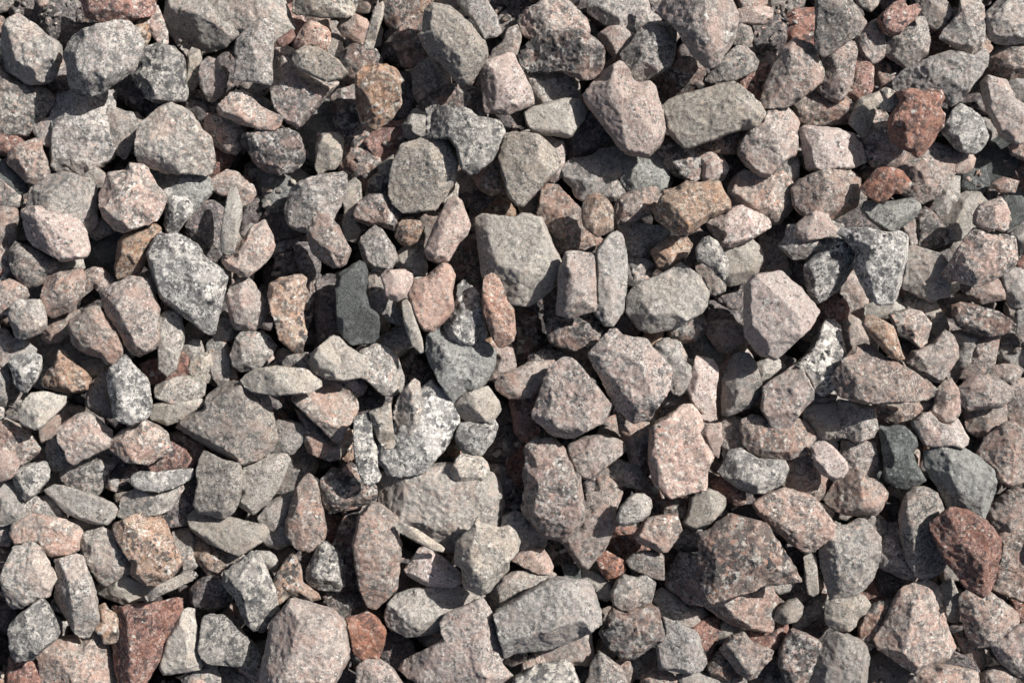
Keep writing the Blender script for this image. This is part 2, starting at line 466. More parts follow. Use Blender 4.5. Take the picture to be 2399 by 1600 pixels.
SURVEY = """
T 0 0
g2|pale grey block stone with a steep dark left face|14,11 21,15 27,19 33,26 42,32 46,34 47,45 43,57 38,63 31,64 22,64 17,61 11,57 4,53 0,48 -2,36 2,22 6,18 9,14|7,24 17,47 1.4;17,47 21,63 1.6
g4|big flat topped beige stone with a dark left flank|95,15 99,16 105,21 109,28 111,33 108,45 105,53 101,57 95,60 88,63 85,67 80,69 78,72 70,74 58,70 53,68 50,60 49,50 48,40 50,36 57,27 65,25 73,23 77,21 83,20 90,16|59,33 61,58 1.9;61,58 71,73 1.5
r2|dark red coarse stone cut by the top edge|61,-4 118,-4 118,3 116,9 112,12 105,13 100,15 95,15 88,17 80,17 74,15 66,13 63,6|66,10 116,8 1.2
g1|tall grey stone with a cracked rough face|45,74 54,73 58,69 70,71 80,68 86,69 87,76 85,82 84,88 85,95 84,100 87,107 88,114 85,121 75,127 65,133 55,132 47,132 40,128 40,118 41,110 40,95 41,88|
g1|broad grey layered stone cut by the left edge|-6,52 4,56 12,63 18,65 26,66 33,69 38,73 41,77 37,86 31,94 25,99 18,103 8,104 -6,105|
w2|whitish mottled block stone|112,36 120,34 127,36 133,37 137,40 140,44 141,53 143,62 143,72 141,78 134,79 127,78 118,78 112,75 110,69 105,65 102,60 101,57 105,53 110,43|108,58 113,75 1.2
g3|large rounded beige stone with a dark notch in its lower side|131,79 139,81 146,85 151,92 155,100 162,105 163,115 164,124 161,131 156,134 150,134 138,132 125,132 117,130 107,126 104,118 104,108 106,100 110,93 117,87 124,81|124,121 150,130 1.3
g1|large grey stone with a shaded lower left face|130,-4 155,-4 158,4 165,14 170,19 178,22 184,24 180,29 172,34 162,37 152,39 143,41 138,36 133,29 129,22 127,15 129,7|128,5 150,11 -.9;150,11 172,24 -1.1
t1|thin upright pale splinter|147,38 151,40 152,45 151,54 150,62 147,67 144,66 145,58 146,48 146,42|
p2|pinkish egg shaped stone with an orange lower tip|159,44 164,46 169,52 172,60 173,68 170,73 164,77 160,77 157,73 154,66 153,57 154,49|
m0|dark mauve stone in shade|168,44 179,36 182,50 180,60 174,68 168,60|
p1|small pink and grey wedge stone|160,88 167,90 175,92 186,97 185,105 184,112 180,116 174,115 167,111 160,104 159,97|
m1|small dark mauve pebble|144,76 150,80 156,81 159,87 158,95 157,100 153,95 149,87 144,82|
r0|dull red stone mostly hidden in shade|158,108 170,113 178,117 173,125 168,131 160,133 154,132 155,120|
o1|small peach coloured stone|102,17 107,14 112,15 114,22 113,28 110,35 104,36 100,25|
p1|reddish grey sliver|116,8 120,6 123,14 126,25 127,33 122,31 117,24 114,15|
m0|black shaded stone in a deep gap|30,0 50,0 55,10 57,20 52,28 42,30 38,25 33,20 30,10|
m0|dark purple stone in a deep gap|10,3 25,0 30,3 30,16 22,18 14,14|
m0|dark grey chip in a deep gap|60,12 70,10 78,14 84,18 78,24 64,26 60,20|
g1|grey corner stone cut by the picture corner|-4,-4 10,-4 8,2 3,7 -4,10|
p1|tiny pink chip|29,-3 37,-3 35,2 32,4 30,1|
g1|grey stone with its right half in shadow|84,82 92,86 98,88 104,88 110,94 106,102 100,112 95,120 88,115 84,106 82,97|
m0|dark brown bar shaped stone in shade|89,62 95,58 103,57 110,66 116,75 126,79 117,86 109,82 100,76 92,70|
r1|dusty red stone cut by the left edge|-4,105 7,105 14,107 19,111 14,114 9,119 -4,116|
p2|knobbly pink and orange stone|27,107 31,108 31,114 34,119 35,125 38,132 35,136 28,140 24,139 20,139 15,133 10,128 6,124 7,117 12,112 20,109|
d1|dark green grey slab cut by the left edge|-4,120 0,124 6,130 14,136 19,142 20,146 14,147 6,143 0,138 -4,135|
g1|small grey stone with rough sides|27,100 35,94 42,91 44,100 43,112 36,110 30,105|
m0|dark grey pebble in a deep gap|41,58 48,57 53,64 53,71 45,75 42,70|
m0|narrow dark mauve chip|34,117 41,116 42,126 42,132 38,131 35,125|
g1|small grey and pink flat chip|63,136 73,130 79,134 80,139 77,143 70,142|
T 1 0
g1|large pale grey stone overlapping the top edge|12,-4 67,-4 70,5 74,13 77,21 71,25 65,33 55,36 45,30 38,24 30,21 22,17 16,8|
r0|narrow dark red stone in shade|69,-3 78,0 79,12 83,20 80,29 75,24 72,12|
r4|small red orange chip|62,35 66,30 77,22 79,28 75,33 70,36|
g4|upright grey slab with a jagged black flecked face|52,14 56,13 60,13 63,18 64,25 62,34 62,45 62,55 61,66 53,65 45,64 37,62 32,61 33,52 34,45 32,40 34,31 39,24 45,19|
t2|pale flat stone cut by the top edge|77,-4 127,-4 126,3 123,11 118,13 108,13 100,13 90,12 80,10 77,8|79,7 120,10 1.3
l4|salmon pink angular block|90,16 97,18 104,22 106,26 106,33 103,40 97,37 90,35 82,38 78,37 77,32 82,24 86,19|82,37 92,20 1
t4|pale tan wedge lying slantwise|87,35 94,35 99,39 106,43 112,46 117,51 120,56 115,61 108,63 103,63 95,59 88,56 82,54 78,50 76,45 78,40|78,47 104,61 1.1
p2|large coarse pink and black triangular stone|64,37 72,36 78,39 82,47 88,54 96,58 102,62 113,63 108,68 101,76 96,84 90,91 82,98 74,94 70,90 64,84 62,78 62,70 60,66 62,60 63,50|70,88 82,97 1.3
p3|pink speckled elongated stone with a shaded right end|24,77 30,71 38,69 43,71 49,77 52,82 60,86 66,88 70,90 67,96 63,99 53,99 45,97 38,95 27,91 21,88 19,83 21,80|
s2|dark pink six sided stone with coarse black specks|39,103 48,101 58,101 66,99 74,99 80,102 83,108 85,113 86,121 83,126 76,131 68,133 58,131 50,126 45,119 40,112 38,107|46,118 66,131 1.1
t2|small tan rectangular stone|99,103 105,102 111,103 115,106 115,115 113,124 109,129 102,130 97,133 95,128 96,118 96,110|
v0|smooth grey stone in shade|104,82 111,85 114,95 115,102 106,106 100,118 92,118 87,110 84,100 86,97 94,88|
s1|dark speckled mauve stone in shade|120,67 126,66 128,78 131,88 132,97 128,101 120,103 113,100 110,93 108,84 107,76 112,70|
o4|blocky pink stone with an orange top and pale front|133,51 141,51 150,50 156,53 160,57 162,61 159,65 160,75 161,80 155,88 152,93 146,96 140,100 134,99 130,96 128,88 125,80 125,72 124,66 125,59 129,55|127,75 137,97 1.0
m0|dark brown shaded stone|156,58 168,60 170,70 168,80 164,88 158,92 152,88 155,66|
s1|grey stone with a white crystal band|118,40 125,35 133,38 140,40 143,45 145,48 138,50 132,54 125,59 121,58 118,52 114,47|
p1|dusky pink stone with a pale ridge|117,14 124,13 132,17 135,22 132,28 130,33 124,29 117,26 113,21|
t4|thin upright grey splinter|146,1 147,5 146,13 143,22 140,30 138,38 134,38 131,35 133,27 137,15 140,5|
s1|dark grey stone with white crystals at the top edge|150,-3 172,-3 172,5 167,12 162,18 156,23 150,17 147,8|
s1|dark purple black speckled stone|158,18 166,14 176,14 180,22 178,30 182,38 178,45 172,50 162,50 159,42 156,34 155,26|
t1|small pale chip|106,31 113,34 114,40 112,46 106,45 101,40|
o0|small orange chip at the top edge|173,-3 182,-3 178,8 173,10|
r0|dark red stone in shade|140,106 150,100 163,92 170,98 168,108 162,113 155,120 147,122 141,115 136,111|
s0|dark blue grey speckled stone in shade|121,105 127,104 133,108 136,114 141,118 148,124 146,130 138,136 133,141 127,141 122,135 117,128 116,118 118,110|
t1|small brown angular stone|163,96 170,86 178,83 182,95 180,104 170,106 165,104|
t1|tiny tan chip|144,128 150,124 154,120 154,130 152,137 145,134|
v0|smooth green grey stone in shade|52,133 68,134 80,134 88,138 80,148 73,157 62,162 56,148|
T 2 0
t4|big grey beige oval stone pointing downward|31,8 36,2 42,4 50,4 56,8 61,12 67,18 71,25 77,31 78,37 80,44 76,48 73,55 67,63 60,66 54,62 49,55 43,48 34,43 29,36 26,31 25,27 29,23 30,15|43,48 74,54 1.2
g4|grey finger shaped stone leaning down to the right|54,-4 76,-4 80,3 86,12 89,20 90,25 86,28 80,29 77,31 73,24 69,17 64,11 58,5|69,18 77,30 1.0
p1|dull mauve pink stone partly hidden behind a larger one|104,16 110,9 118,6 125,2 133,0 140,3 146,9 152,15 156,24 150,30 115,30 108,26|
s3|large coarse brown and pink stone with a hollowed face|102,42 106,34 112,28 120,26 132,23 142,23 152,22 156,25 162,30 167,35 169,41 168,50 164,57 158,61 150,61 144,57 136,55 126,55 118,55 110,53 105,49|118,36 148,52 .5;150,24 156,50 -.6
k3|flat pink four sided stone|75,46 80,46 90,42 98,39 100,42 103,50 107,55 110,62 113,70 115,80 110,82 102,84 96,87 84,88 77,87 76,80 75,70 74,58|
p1|slim reddish leaning stone in a gap|96,24 101,21 103,28 102,34 100,41 92,44 82,44 85,40 92,34|
g0|grey stone in shade at the back of a gap|88,18 95,12 104,14 104,22 98,26 92,24|
g1|grey stone with a black flecked face and a dark left side|109,54 113,55 122,58 135,57 143,60 147,66 149,74 145,78 138,78 130,80 120,82 113,80 110,70|111,60 121,74 .9
t2|grey tan wedge shaped stone|107,87 113,83 121,81 130,78 138,76 150,77 155,84 152,92 147,99 142,105 133,103 124,102 116,102 110,96 107,90|110,94 141,104 1
w4|white crystalline stone speckled with black|31,82 38,79 45,81 52,83 60,82 66,84 72,90 79,90 88,92 92,96 93,101 90,107 88,115 84,122 77,128 70,133 65,134 59,130 56,124 55,114 50,106 40,104 32,105 31,95|84,122 88,105 .9
g1|half hidden grey stone with a pale left point|23,55 27,51 34,46 42,48 49,58 50,66 42,70 34,74 27,78 24,70|32,53 34,62 .5
s1|dark stone with a pinkish patch|27,82 33,75 42,69 52,67 62,67 72,69 75,76 76,86 72,92 60,88 45,84 30,86|
t3|broad beige stone with a shaded brown face and a lit right rim|5,128 8,120 13,111 18,108 26,106 34,104 42,104 48,108 54,117 57,124 55,132 54,140 50,148 45,155 40,160 28,163 14,163 6,156 3,148 4,138|40,104 46,122 -.4;46,122 42,155 -.4
t3|pale beige stone with a rounded lump below|92,103 100,101 110,101 118,103 122,108 128,113 133,117 135,124 132,131 126,136 122,141 118,148 113,153 107,158 101,157 95,150 92,143 91,133 89,127 87,121 88,115 90,108|93,108 90,125 1.2;93,140 105,155 .9
k1|small rough pink stone|122,104 130,107 135,110 137,118 136,126 134,134 130,138 124,136 124,120|
m0|large mauve stone in deep shade|137,92 150,88 160,92 170,102 178,111 170,117 158,121 146,124 137,122 138,112|
g1|grey arrow shaped stone with its upper half in shadow|137,130 143,124 152,123 160,121 166,116 172,114 180,114 186,119 184,126 180,133 174,138 167,144 160,150 154,153 148,150 145,142 140,137|
g1|grey chip peeking out at the lower side of a bigger stone|165,138 175,138 182,144 185,150 176,152 168,150|
p1|small dusky pink stone|70,136 76,131 83,127 89,130 90,138 91,147 83,148 77,145 72,140|
p0|dark pink pebble in shade|56,131 62,134 68,136 70,142 64,145 56,144|
t1|small tan and pink lump|46,148 53,140 55,143 54,150 52,155 46,154 43,152|
m0|dark purple stone under the pink slab|86,88 98,86 104,88 106,94 100,97 92,95|
p1|small dull mauve stone at the far side of a gap|165,27 172,23 180,23 189,27 186,34 182,40 177,44 172,36|
m0|dark grey stone at the top edge|95,-3 128,-3 124,4 116,8 108,13 100,8|
m0|dark grey stone in the shade at the top edge|136,-3 162,-3 160,5 152,6 146,4|
T 3 0
g1|grey pink stone tucked under a large one|11,3 16,-3 55,-3 60,5 64,14 56,18 50,22 42,24 34,22 26,19 18,13 11,9|
p4|huge pink and grey stone with orange blotches reaching in from the top edge|56,-4 118,-4 122,5 125,14 124,22 122,30 119,36 113,43 109,50 104,53 98,52 93,48 89,43 86,36 82,30 78,24 73,18 64,11 59,5|90,-4 92,22 -.5;92,22 88,43 1.0
g2|pale grey stone flecked black with its top in shadow|34,42 38,37 44,30 50,22 56,18 64,17 72,19 76,26 75,36 75,44 72,51 66,54 59,59 51,63 46,64 41,61 38,54 35,48|40,46 52,63 .7
k3|large pinkish white stone with a ridge down its left side|4,74 9,67 13,62 18,60 20,55 30,49 36,49 40,58 46,64 56,62 60,65 63,73 66,81 68,89 69,96 67,104 64,112 60,117 55,121 48,121 41,119 36,117 31,111 26,105 22,99 16,93 13,86 8,82|19,62 28,90 .7;28,90 35,115 .7
s1|dark brown and black coarse stone|60,60 65,55 74,51 82,46 90,46 96,53 99,58 98,65 92,69 84,71 74,73 66,75 60,69|74,55 74,74 .7
g2|smooth grey wedge stone finely flecked black|102,57 108,52 114,45 118,40 124,36 130,37 136,42 139,47 137,53 130,56 122,61 114,62 104,63 99,61|
r1|small rust red stone with a pointed top|124,60 132,55 140,52 146,49 146,56 143,63 142,72 140,76 134,72 128,66|
t3|large pale cream stone with a yellowish right end|66,80 74,75 84,72 90,71 98,70 106,66 113,63 120,62 126,67 133,73 140,79 144,85 147,91 143,94 139,99 134,99 126,99 118,103 108,107 98,110 92,112 86,114 81,113 77,107 71,103 69,96 68,88|85,82 84,112 .7
p3|large tall pink and grey granite stone|157,38 162,33 168,29 175,31 181,34 185,41 188,49 190,57 188,63 182,69 175,74 168,79 160,82 152,83 145,83 142,76 144,67 147,60 152,50|165,45 161,80 .8
p2|pinkish grey tall stone below a pale one|146,85 152,84 160,82 165,85 170,90 171,94 168,101 169,112 167,118 160,122 153,130 147,135 140,134 134,130 128,124 124,118 126,108 132,100 140,95|136,100 134,124 .7
o1|small orange brown stone tucked under a cream stone|92,111 102,107 112,104 120,101 126,101 128,108 126,113 122,116 114,116 104,116 97,114|
m0|dark stone at the back of a gap|127,92 138,97 140,102 134,110 128,112 126,103|
s1|grey pink stone with orange lower edge|61,117 66,109 74,108 82,114 88,112 92,114 94,122 97,130 95,135 90,137 82,134 74,132 69,128 64,121|80,118 90,136 .6
v1|rounded mint grey stone|36,131 38,124 41,120 50,122 56,120 60,118 64,123 68,128 69,136 68,142 62,145 54,146 46,146 40,144 36,140|
k1|small smooth pink stone|94,118 102,118 110,121 113,127 115,130 111,136 107,140 102,139 97,136 96,128|
g1|small grey rounded stone wedged beside a granite stone|122,33 124,22 127,18 131,21 133,27 132,32 128,36|
m0|dark grey triangular stone in shade|133,21 142,17 152,17 158,20 157,30 154,38 150,43 144,40 139,33|
k1|narrow pinkish bar stone|125,9 133,7 143,7 149,8 148,14 143,17 132,17 125,17|
p1|small grey stone at the top edge|123,-3 145,-3 144,2 139,7 128,7|
g0|grey stone in shade at the top edge|150,-3 172,-3 170,1 160,6 152,7|
g0|thin grey chip in a gap|132,27 136,32 137,38 132,40 128,37|
r0|dark brown red stone in a deep gap|158,20 168,12 182,10 183,28 180,34 172,30 160,34|
g1|small grey pebble in shadow|150,132 158,126 166,120 169,124 168,135 164,141 158,138|
p1|large pinkish grey round stone|118,144 122,137 128,132 134,133 142,137 150,135 158,133 163,141 164,150 163,160 155,170 140,172 128,165 120,155|145,134 143,160 .5
m0|dark mauve stone hiding in shade|112,128 120,122 126,126 130,132 122,137 116,143 110,138|
g0|thin shaded grey stone|140,46 150,44 155,44 150,52 146,60 144,58|
T 4 0
g4|light grey kite shaped stone pointing down|36,-4 62,-4 66,4 71,9 74,14 76,17 74,22 70,27 64,31 58,35 50,40 43,44 39,41 36,35 35,28 36,18|
p1|smooth pinkish cone shaped stone|69,29 74,23 79,19 85,17 87,21 87,28 88,36 87,42 82,47 79,48 73,43 69,36|80,26 86,17 -.4
p2|tall pink and black coarse stone|41,44 50,41 58,36 63,32 67,32 68,38 66,46 65,55 64,63 61,70 58,76 53,78 46,75 41,71 38,68 43,60 44,54|
r1|red flecked stone beside a coarse one|67,42 72,45 77,48 79,52 79,60 78,68 76,73 70,74 63,73 60,71 63,63 65,54|
p1|pinkish grey triangular stone with shaded top|20,78 28,73 37,69 46,76 54,79 59,76 64,81 68,87 68,91 60,93 50,94 40,95 30,95 25,93|
k2|large smooth beige pink stone with a dark front face|24,99 28,97 40,98 52,99 60,101 67,104 73,110 77,118 78,122 74,125 66,128 58,129 50,131 42,132 35,131 30,129 28,122 26,113 24,105|34,102 62,124 .6
t2|greenish grey curved stone|62,94 66,84 70,76 78,73 85,71 90,74 88,79 82,83 80,89 79,96 77,102 73,105 67,100|
t4|small cream knobbly stone|85,69 90,67 97,70 101,77 98,82 94,86 88,85 85,81 89,77|
p1|mauve grey stone hidden below a red one|80,85 88,86 92,94 93,103 98,112 104,120 100,126 90,127 80,126 76,118 72,108 74,103 78,100|
x4|rusty red craggy stone streaked with black|92,90 97,84 100,78 97,71 104,68 110,67 118,70 126,68 133,69 135,75 132,82 136,88 134,98 130,104 124,110 120,117 116,121 110,119 103,114 96,110 93,103 92,97|
g2|large grey stone finely flecked, half hidden in shade|97,62 104,55 112,51 120,46 130,42 140,40 150,42 156,44 163,38 166,42 165,52 160,60 153,68 148,76 140,82 134,74 120,70 104,68 98,70|104,58 98,68 .6
g1|bluish grey stone with a pointed lower side|88,30 94,28 100,26 108,22 114,16 120,14 121,24 122,35 120,42 114,46 112,52 108,52 102,48 95,44 90,40|
r2|reddish black craggy stone|84,15 90,9 96,3 102,1 106,6 113,4 117,7 112,14 106,20 100,26 94,27 88,24|
g1|grey stone with a dark hollow|118,-3 132,-3 136,4 140,10 138,14 134,20 128,21 123,18 119,9|
g2|pale greenish grey tall stone|131,29 136,23 142,16 147,9 148,-3 163,-3 165,8 165,20 164,32 160,40 155,44 150,41 144,36 138,34|
g2|large mauve grey stone cut by the right edge near the corner|165,20 168,10 174,4 180,-3 202,-3 202,32 190,33 182,34 174,32 168,28|
p1|coarse pink and grey stone cut by the right edge|170,45 176,38 184,34 192,33 202,32 202,60 192,60 184,60 176,56 171,51|
p2|pinkish curved stone with dark grey patches|163,64 168,58 175,60 182,62 186,70 188,76 194,80 202,82 202,106 192,110 184,108 178,104 174,98 170,90 166,80 164,72|
w2|whitish smooth stone with fine grey flecks|138,90 142,84 148,80 154,83 160,89 165,95 168,103 166,110 162,115 158,117 150,117 144,113 138,107 134,102 135,96|
g0|grey stone in shade behind a whitish one|158,87 165,92 170,100 172,106 168,112 163,112|
p1|large flat brownish grey stone|104,118 112,120 118,120 126,110 134,113 142,114 146,116 144,122 142,130 138,137 132,144 126,150 118,154 110,152 104,146 108,139 104,130 100,126|
x4|bright salmon red lump|71,144 76,138 82,130 88,128 96,128 103,131 108,136 111,141 106,144 102,149 97,148 93,152 89,156 84,155 78,152 74,149|
k1|small grey pink cube like stone|142,128 145,120 149,118 154,118 157,122 155,128 150,131 144,131|
d0|smooth dark grey tall stone in shade|165,132 166,120 172,112 178,107 184,110 190,118 188,126 184,136 176,140 168,139|
d0|dark grey stone deep in a gap|147,131 156,128 160,120 163,126 165,138 160,146 152,150 146,148|
p0|dark pink stone in a deep shaded gap|79,55 84,48 92,46 104,52 104,56 97,62 96,68 88,69 80,68|
r0|dark red chip in shade|122,24 128,22 136,22 133,28 134,33 126,40 122,40|
m0|dark mauve stone in shade by a curved one|150,78 156,70 163,64 165,74 170,86 164,84 156,82|
g1|grey stone cut by the right edge, in shade|185,64 192,62 202,62 202,76 192,76 187,70|
g1|small pale chip at the top edge|66,-3 86,-3 82,3 78,7 72,4|
p1|small red grey stone cut by the right edge|186,112 194,109 202,107 202,124 194,120 188,117|
r0|dark pink stone cut by the right edge in shade|188,128 195,123 202,122 202,144 194,144 190,138|
p2|large knobbly grey stone with brownish hollows|18,145 24,138 34,134 44,130 54,130 62,131 68,134 71,137 70,144 69,150 68,158 58,164 44,170 30,168 20,158|44,130 40,150 .6
p1|small rough chip|139,17 143,8 147,9 143,16 141,20|
T 0 1
g2|large pale grey rounded stone with a pink one over its lower part|24,20 32,13 42,11 52,11 61,14 70,16 73,21 74,30 75,40 74,49 70,54 66,57 50,60 30,55 20,40 21,30|24,20 32,12 1
k3|broad smooth pink stone lying over a pale grey one|16,40 20,37 30,36 36,39 46,40 54,42 60,46 66,54 69,64 69,69 66,75 60,77 48,78 40,74 34,71 26,66 21,60 18,52|18,52 40,76 1
p3|large pink grey lumpy stone with a knob on top|96,8 100,3 105,2 111,4 114,9 117,13 120,21 125,25 127,31 124,40 120,46 114,50 105,53 94,56 88,54 84,49 79,44 77,37 76,28 79,19 83,11 90,10|82,18 78,38 .7;80,46 94,56 .8
v1|smooth green grey stone with a strip of shade along its top|118,12 130,10 145,12 155,13 160,16 162,24 158,30 152,36 147,41 138,38 128,24 120,18|
w2|small white stone flecked with grey|125,22 132,23 138,27 144,30 147,35 146,42 142,48 138,53 134,57 128,55 126,50 127,44 125,38 127,31|143,42 134,57 .6
m1|dull mauve smooth stone|150,38 155,34 163,34 169,38 172,44 170,54 169,66 171,78 170,86 160,78 150,66 142,58 146,48|
p1|brown stone with a peach crystal tip|162,17 168,13 174,10 180,12 187,17 192,21 194,26 191,31 185,34 180,26 170,26 164,22|
t4|slender upright pale grey stone like a finger|175,22 180,20 183,26 185,34 185,44 184,52 182,62 179,72 175,74 169,71 168,62 170,50 172,40 173,30|
p3|large pink speckled boat shaped stone pointing up|198,48 203,46 206,52 209,60 210,67 207,74 203,79 197,85 188,91 180,88 174,84 170,78 171,74 178,75 183,68 188,58 193,51|207,60 205,76 .6
w3|large white and black speckled stone shaped like an egg|120,58 127,56 135,56 144,60 152,66 156,74 164,79 171,84 175,91 174,101 171,110 168,119 166,128 164,134 159,134 152,129 143,124 137,119 128,112 122,106 118,99 115,89 113,80 112,72 115,65|122,107 160,130 .9;160,134 170,112 .8
o2|orange brown tall stone with a pale upper end|113,52 119,50 122,53 122,57 117,64 113,72 110,80 107,86 103,89 96,91 90,91 88,83 90,72 91,64 96,58 104,55|98,62 96,90 .5
d0|smooth blue grey stone with a pale foot|76,60 84,57 91,58 90,68 88,78 89,92 80,90 70,85 65,82 68,72 72,66|
g1|small grey chip between two bigger stones|66,56 72,50 78,47 84,51 87,55 80,58 74,60|
p3|pinkish grey block stone with its lower right corner in shadow|75,100 80,97 90,93 100,90 108,90 114,92 117,100 119,108 122,113 122,124 122,140 118,145 112,149 107,151 101,149 97,144 93,134 88,126 84,119 78,112 76,106|82,98 93,116 1.2;93,116 97,134 1.2
p3|pale pink grey pear shaped stone|66,114 76,112 80,117 84,124 89,129 93,138 95,146 93,152 88,157 82,157 78,152 70,150 60,146 55,140 53,132 52,126 58,120|54,140 80,156 .8
p2|pink grey roundish stone|39,88 46,84 56,83 63,84 65,90 64,98 62,106 58,112 54,117 46,119 40,121 36,118 33,112 34,104 34,96|
g2|grey flat stone with flaky layers|8,70 12,63 18,66 26,70 34,74 42,78 45,82 43,86 36,90 28,97 20,97 14,92 10,86 8,78|10,86 40,88 .8
p2|pink grey rounded stone cut by the left edge|-4,96 2,94 8,92 14,95 20,98 22,104 18,108 12,113 6,118 -4,120|
g3|small mint grey stone with a dark dent|8,112 16,107 24,107 32,108 33,114 36,122 36,128 31,133 24,136 18,138 12,136 9,130 7,122|18,110 14,134 .5
p1|brownish grey stone cut by the left edge|-4,38 4,36 10,38 14,44 11,50 11,58 9,66 4,68 -4,66|
p1|pale pink stone cut by the left edge|-4,64 3,66 7,72 8,80 11,88 11,94 4,94 -4,96|
g1|grey pointed stone cut by the left edge|-4,14 2,18 8,24 14,29 15,34 10,36 4,36 -4,36|
p1|dusky pink slanting stone|34,130 40,124 46,120 52,118 60,117 60,121 54,126 52,132 46,138 38,139 33,136|
p1|small pink stone below a blue grey one|66,87 72,85 78,86 84,90 87,93 82,97 76,100 72,96 64,104 64,96|
m0|dark grey pink stone in shade|62,102 70,98 75,102 77,110 66,115 60,118 60,110|
t2|slim tall tan stone with rusty lower half|127,116 133,116 138,119 139,126 141,136 139,145 136,152 135,160 128,166 122,160 121,144 121,130 123,120|124,122 123,156 .8
m0|dark shaded pebble|150,66 164,80 172,86 174,92 164,80|
g1|dark pinkish grey stone under a speckled one|164,134 168,122 172,118 180,124 183,130 178,136 168,139|
t1|small tan stone below a speckled one|139,143 145,139 152,140 154,146 152,152 149,155 142,152|
g1|small brownish grey stone in half shade|11,139 18,140 26,146 24,150 14,156 8,152|
g0|grey stone in shade|24,136 34,138 42,140 52,136 54,142 62,148 72,152 74,158 50,158 40,152 32,150 24,146|
g1|grey stone cut by the left edge, low and shaded|-4,130 4,132 10,140 8,150 6,158 -4,160|
t1|small tan chip under a pink stone|44,79 52,78 62,77 63,82 56,84 48,84|
g0|dark chip in the gap left of a mint stone|22,100 32,96 33,108 24,107|
T 1 1
g2|large pale stone with a pointed upper right corner|116,10 118,12 117,20 117,27 114,34 110,41 107,46 108,50 98,54 86,56 80,54 74,51 72,46 71,38 73,31 76,24 82,18 88,16 96,13 106,11|93,30 108,46 -.4
p4|pale pink upright stone shaped like a figure|92,41 95,40 98,42 105,43 108,48 112,51 116,57 120,64 122,70 121,75 118,80 114,83 108,84 102,80 97,76 92,72 90,66 88,60 88,54 92,50|
m1|small shiny brown stone beside a pale pink one|80,63 86,60 89,66 92,72 96,77 96,84 94,89 90,91 86,88 84,82 81,76|
o3|tall pink peach stone with a waist|60,95 68,91 76,89 84,88 88,91 86,97 90,104 86,110 84,118 86,126 88,134 87,142 84,148 78,148 72,144 67,138 65,130 63,122 61,112 58,104|61,98 66,134 .8
s1|dark grey stone flank in shadow|88,91 92,94 92,108 90,120 88,130 86,118|
m1|tall dark mauve slab|97,94 103,90 109,90 110,100 111,114 112,126 112,134 106,138 98,140 97,128 96,114|
d3|dark green black slab with pale scars|112,88 120,82 128,78 132,80 134,86 134,94 134,102 136,108 140,114 143,122 143,130 142,137 137,141 130,142 122,142 116,137 112,130 112,118 111,106 110,96|128,79 134,96 .5;112,110 112,130 .5
g2|pale grey flat stone under a small pink one|136,87 142,85 146,92 148,100 152,106 156,112 160,120 162,126 157,126 150,123 145,118 140,115 137,108 134,100 135,93|
k4|small pink rounded stone perched on pale ones|144,89 148,85 156,84 162,84 169,88 169,93 166,99 164,105 158,109 152,108 148,104 147,97|
t4|thin upright pale splinter leaning left|160,109 164,107 168,113 170,121 173,130 176,138 177,147 175,149 169,143 165,134 162,124|
l3|large salmon pink stone with a ridge|170,92 180,90 186,84 192,80 198,82 201,88 201,96 199,103 200,114 196,121 190,127 184,132 178,131 174,126 171,118 168,110 165,104|180,90 188,128 -.2
s2|brown and black knobbly stone|130,32 136,28 146,27 152,30 155,36 158,42 158,48 155,54 150,52 142,50 136,51 130,49 125,46 124,41|126,46 156,53 .6
s1|grey shaded stone touching a bigger one|136,18 142,13 150,14 152,22 150,28 140,28 134,28|
t1|tall narrow tan and grey stone|120,20 124,16 127,19 127,28 128,34 124,40 124,48 128,55 124,62 119,60 117,50 119,40 117,30|
g2|grey stone with white crystals and a shaded right side|130,60 135,55 140,51 145,54 150,61 154,68 157,76 152,84 146,86 138,85 133,80 130,70 128,64|145,54 152,78 .8
o2|small rounded orange and white stone|158,50 162,46 168,45 174,48 177,52 175,58 172,63 166,66 160,64 156,59|
t1|small rough brown stone|160,72 166,66 172,62 175,63 175,74 178,82 178,87 170,88 164,85 158,82 155,80|
p0|long pinkish shaded stone|178,64 186,54 190,47 182,44 176,48 178,56|
k3|long wedge of smooth pale pink stone|182,60 186,50 191,42 196,31 201,28 206,32 210,42 213,50 210,58 204,64 200,72 196,78 188,79 180,76 178,70|187,46 180,66 1;192,50 186,78 -.3
m0|shaded grey stone in a gap|50,48 56,40 66,40 73,50 80,54 78,60 64,64 62,56|
g0|dark grey flat stone in a gap|62,64 74,60 80,62 80,68 70,71 62,70|
s0|black stone in a gap|70,72 78,70 82,78 84,86 74,88 66,86|
m0|dark brown shaded stone in a gap|44,25 50,22 54,26 56,40 50,46 44,46 40,52 38,48|
p2|reddish brown stone with an orange streak|36,92 42,91 47,95 52,102 56,108 59,114 56,120 52,127 48,130 40,131 34,130 30,124 28,114 27,106 30,98|38,92 40,128 .5
g2|grey cone shaped stone with a pale left ridge|34,138 38,132 42,132 50,132 58,136 64,143 60,150 54,156 48,162 38,162 32,158 30,150|41,134 54,157 .8
t3|pale pinkish tan pebble stone|94,146 100,140 106,136 112,136 117,143 124,149 132,152 133,160 128,167 116,169 104,168 94,164 89,156|
s0|dark blue stone in shade|12,142 20,138 26,142 30,152 30,162 20,166 12,156|
g1|grey black stone in shade|142,138 152,134 160,126 166,136 170,142 156,146 148,144|
g1|grey and white stone below a dark slab|128,146 136,142 144,144 152,150 156,156 157,162 150,168 142,170 134,164 132,154|
m0|dark stone between gaps|88,96 96,92 96,112 92,130 88,118|
T 2 1
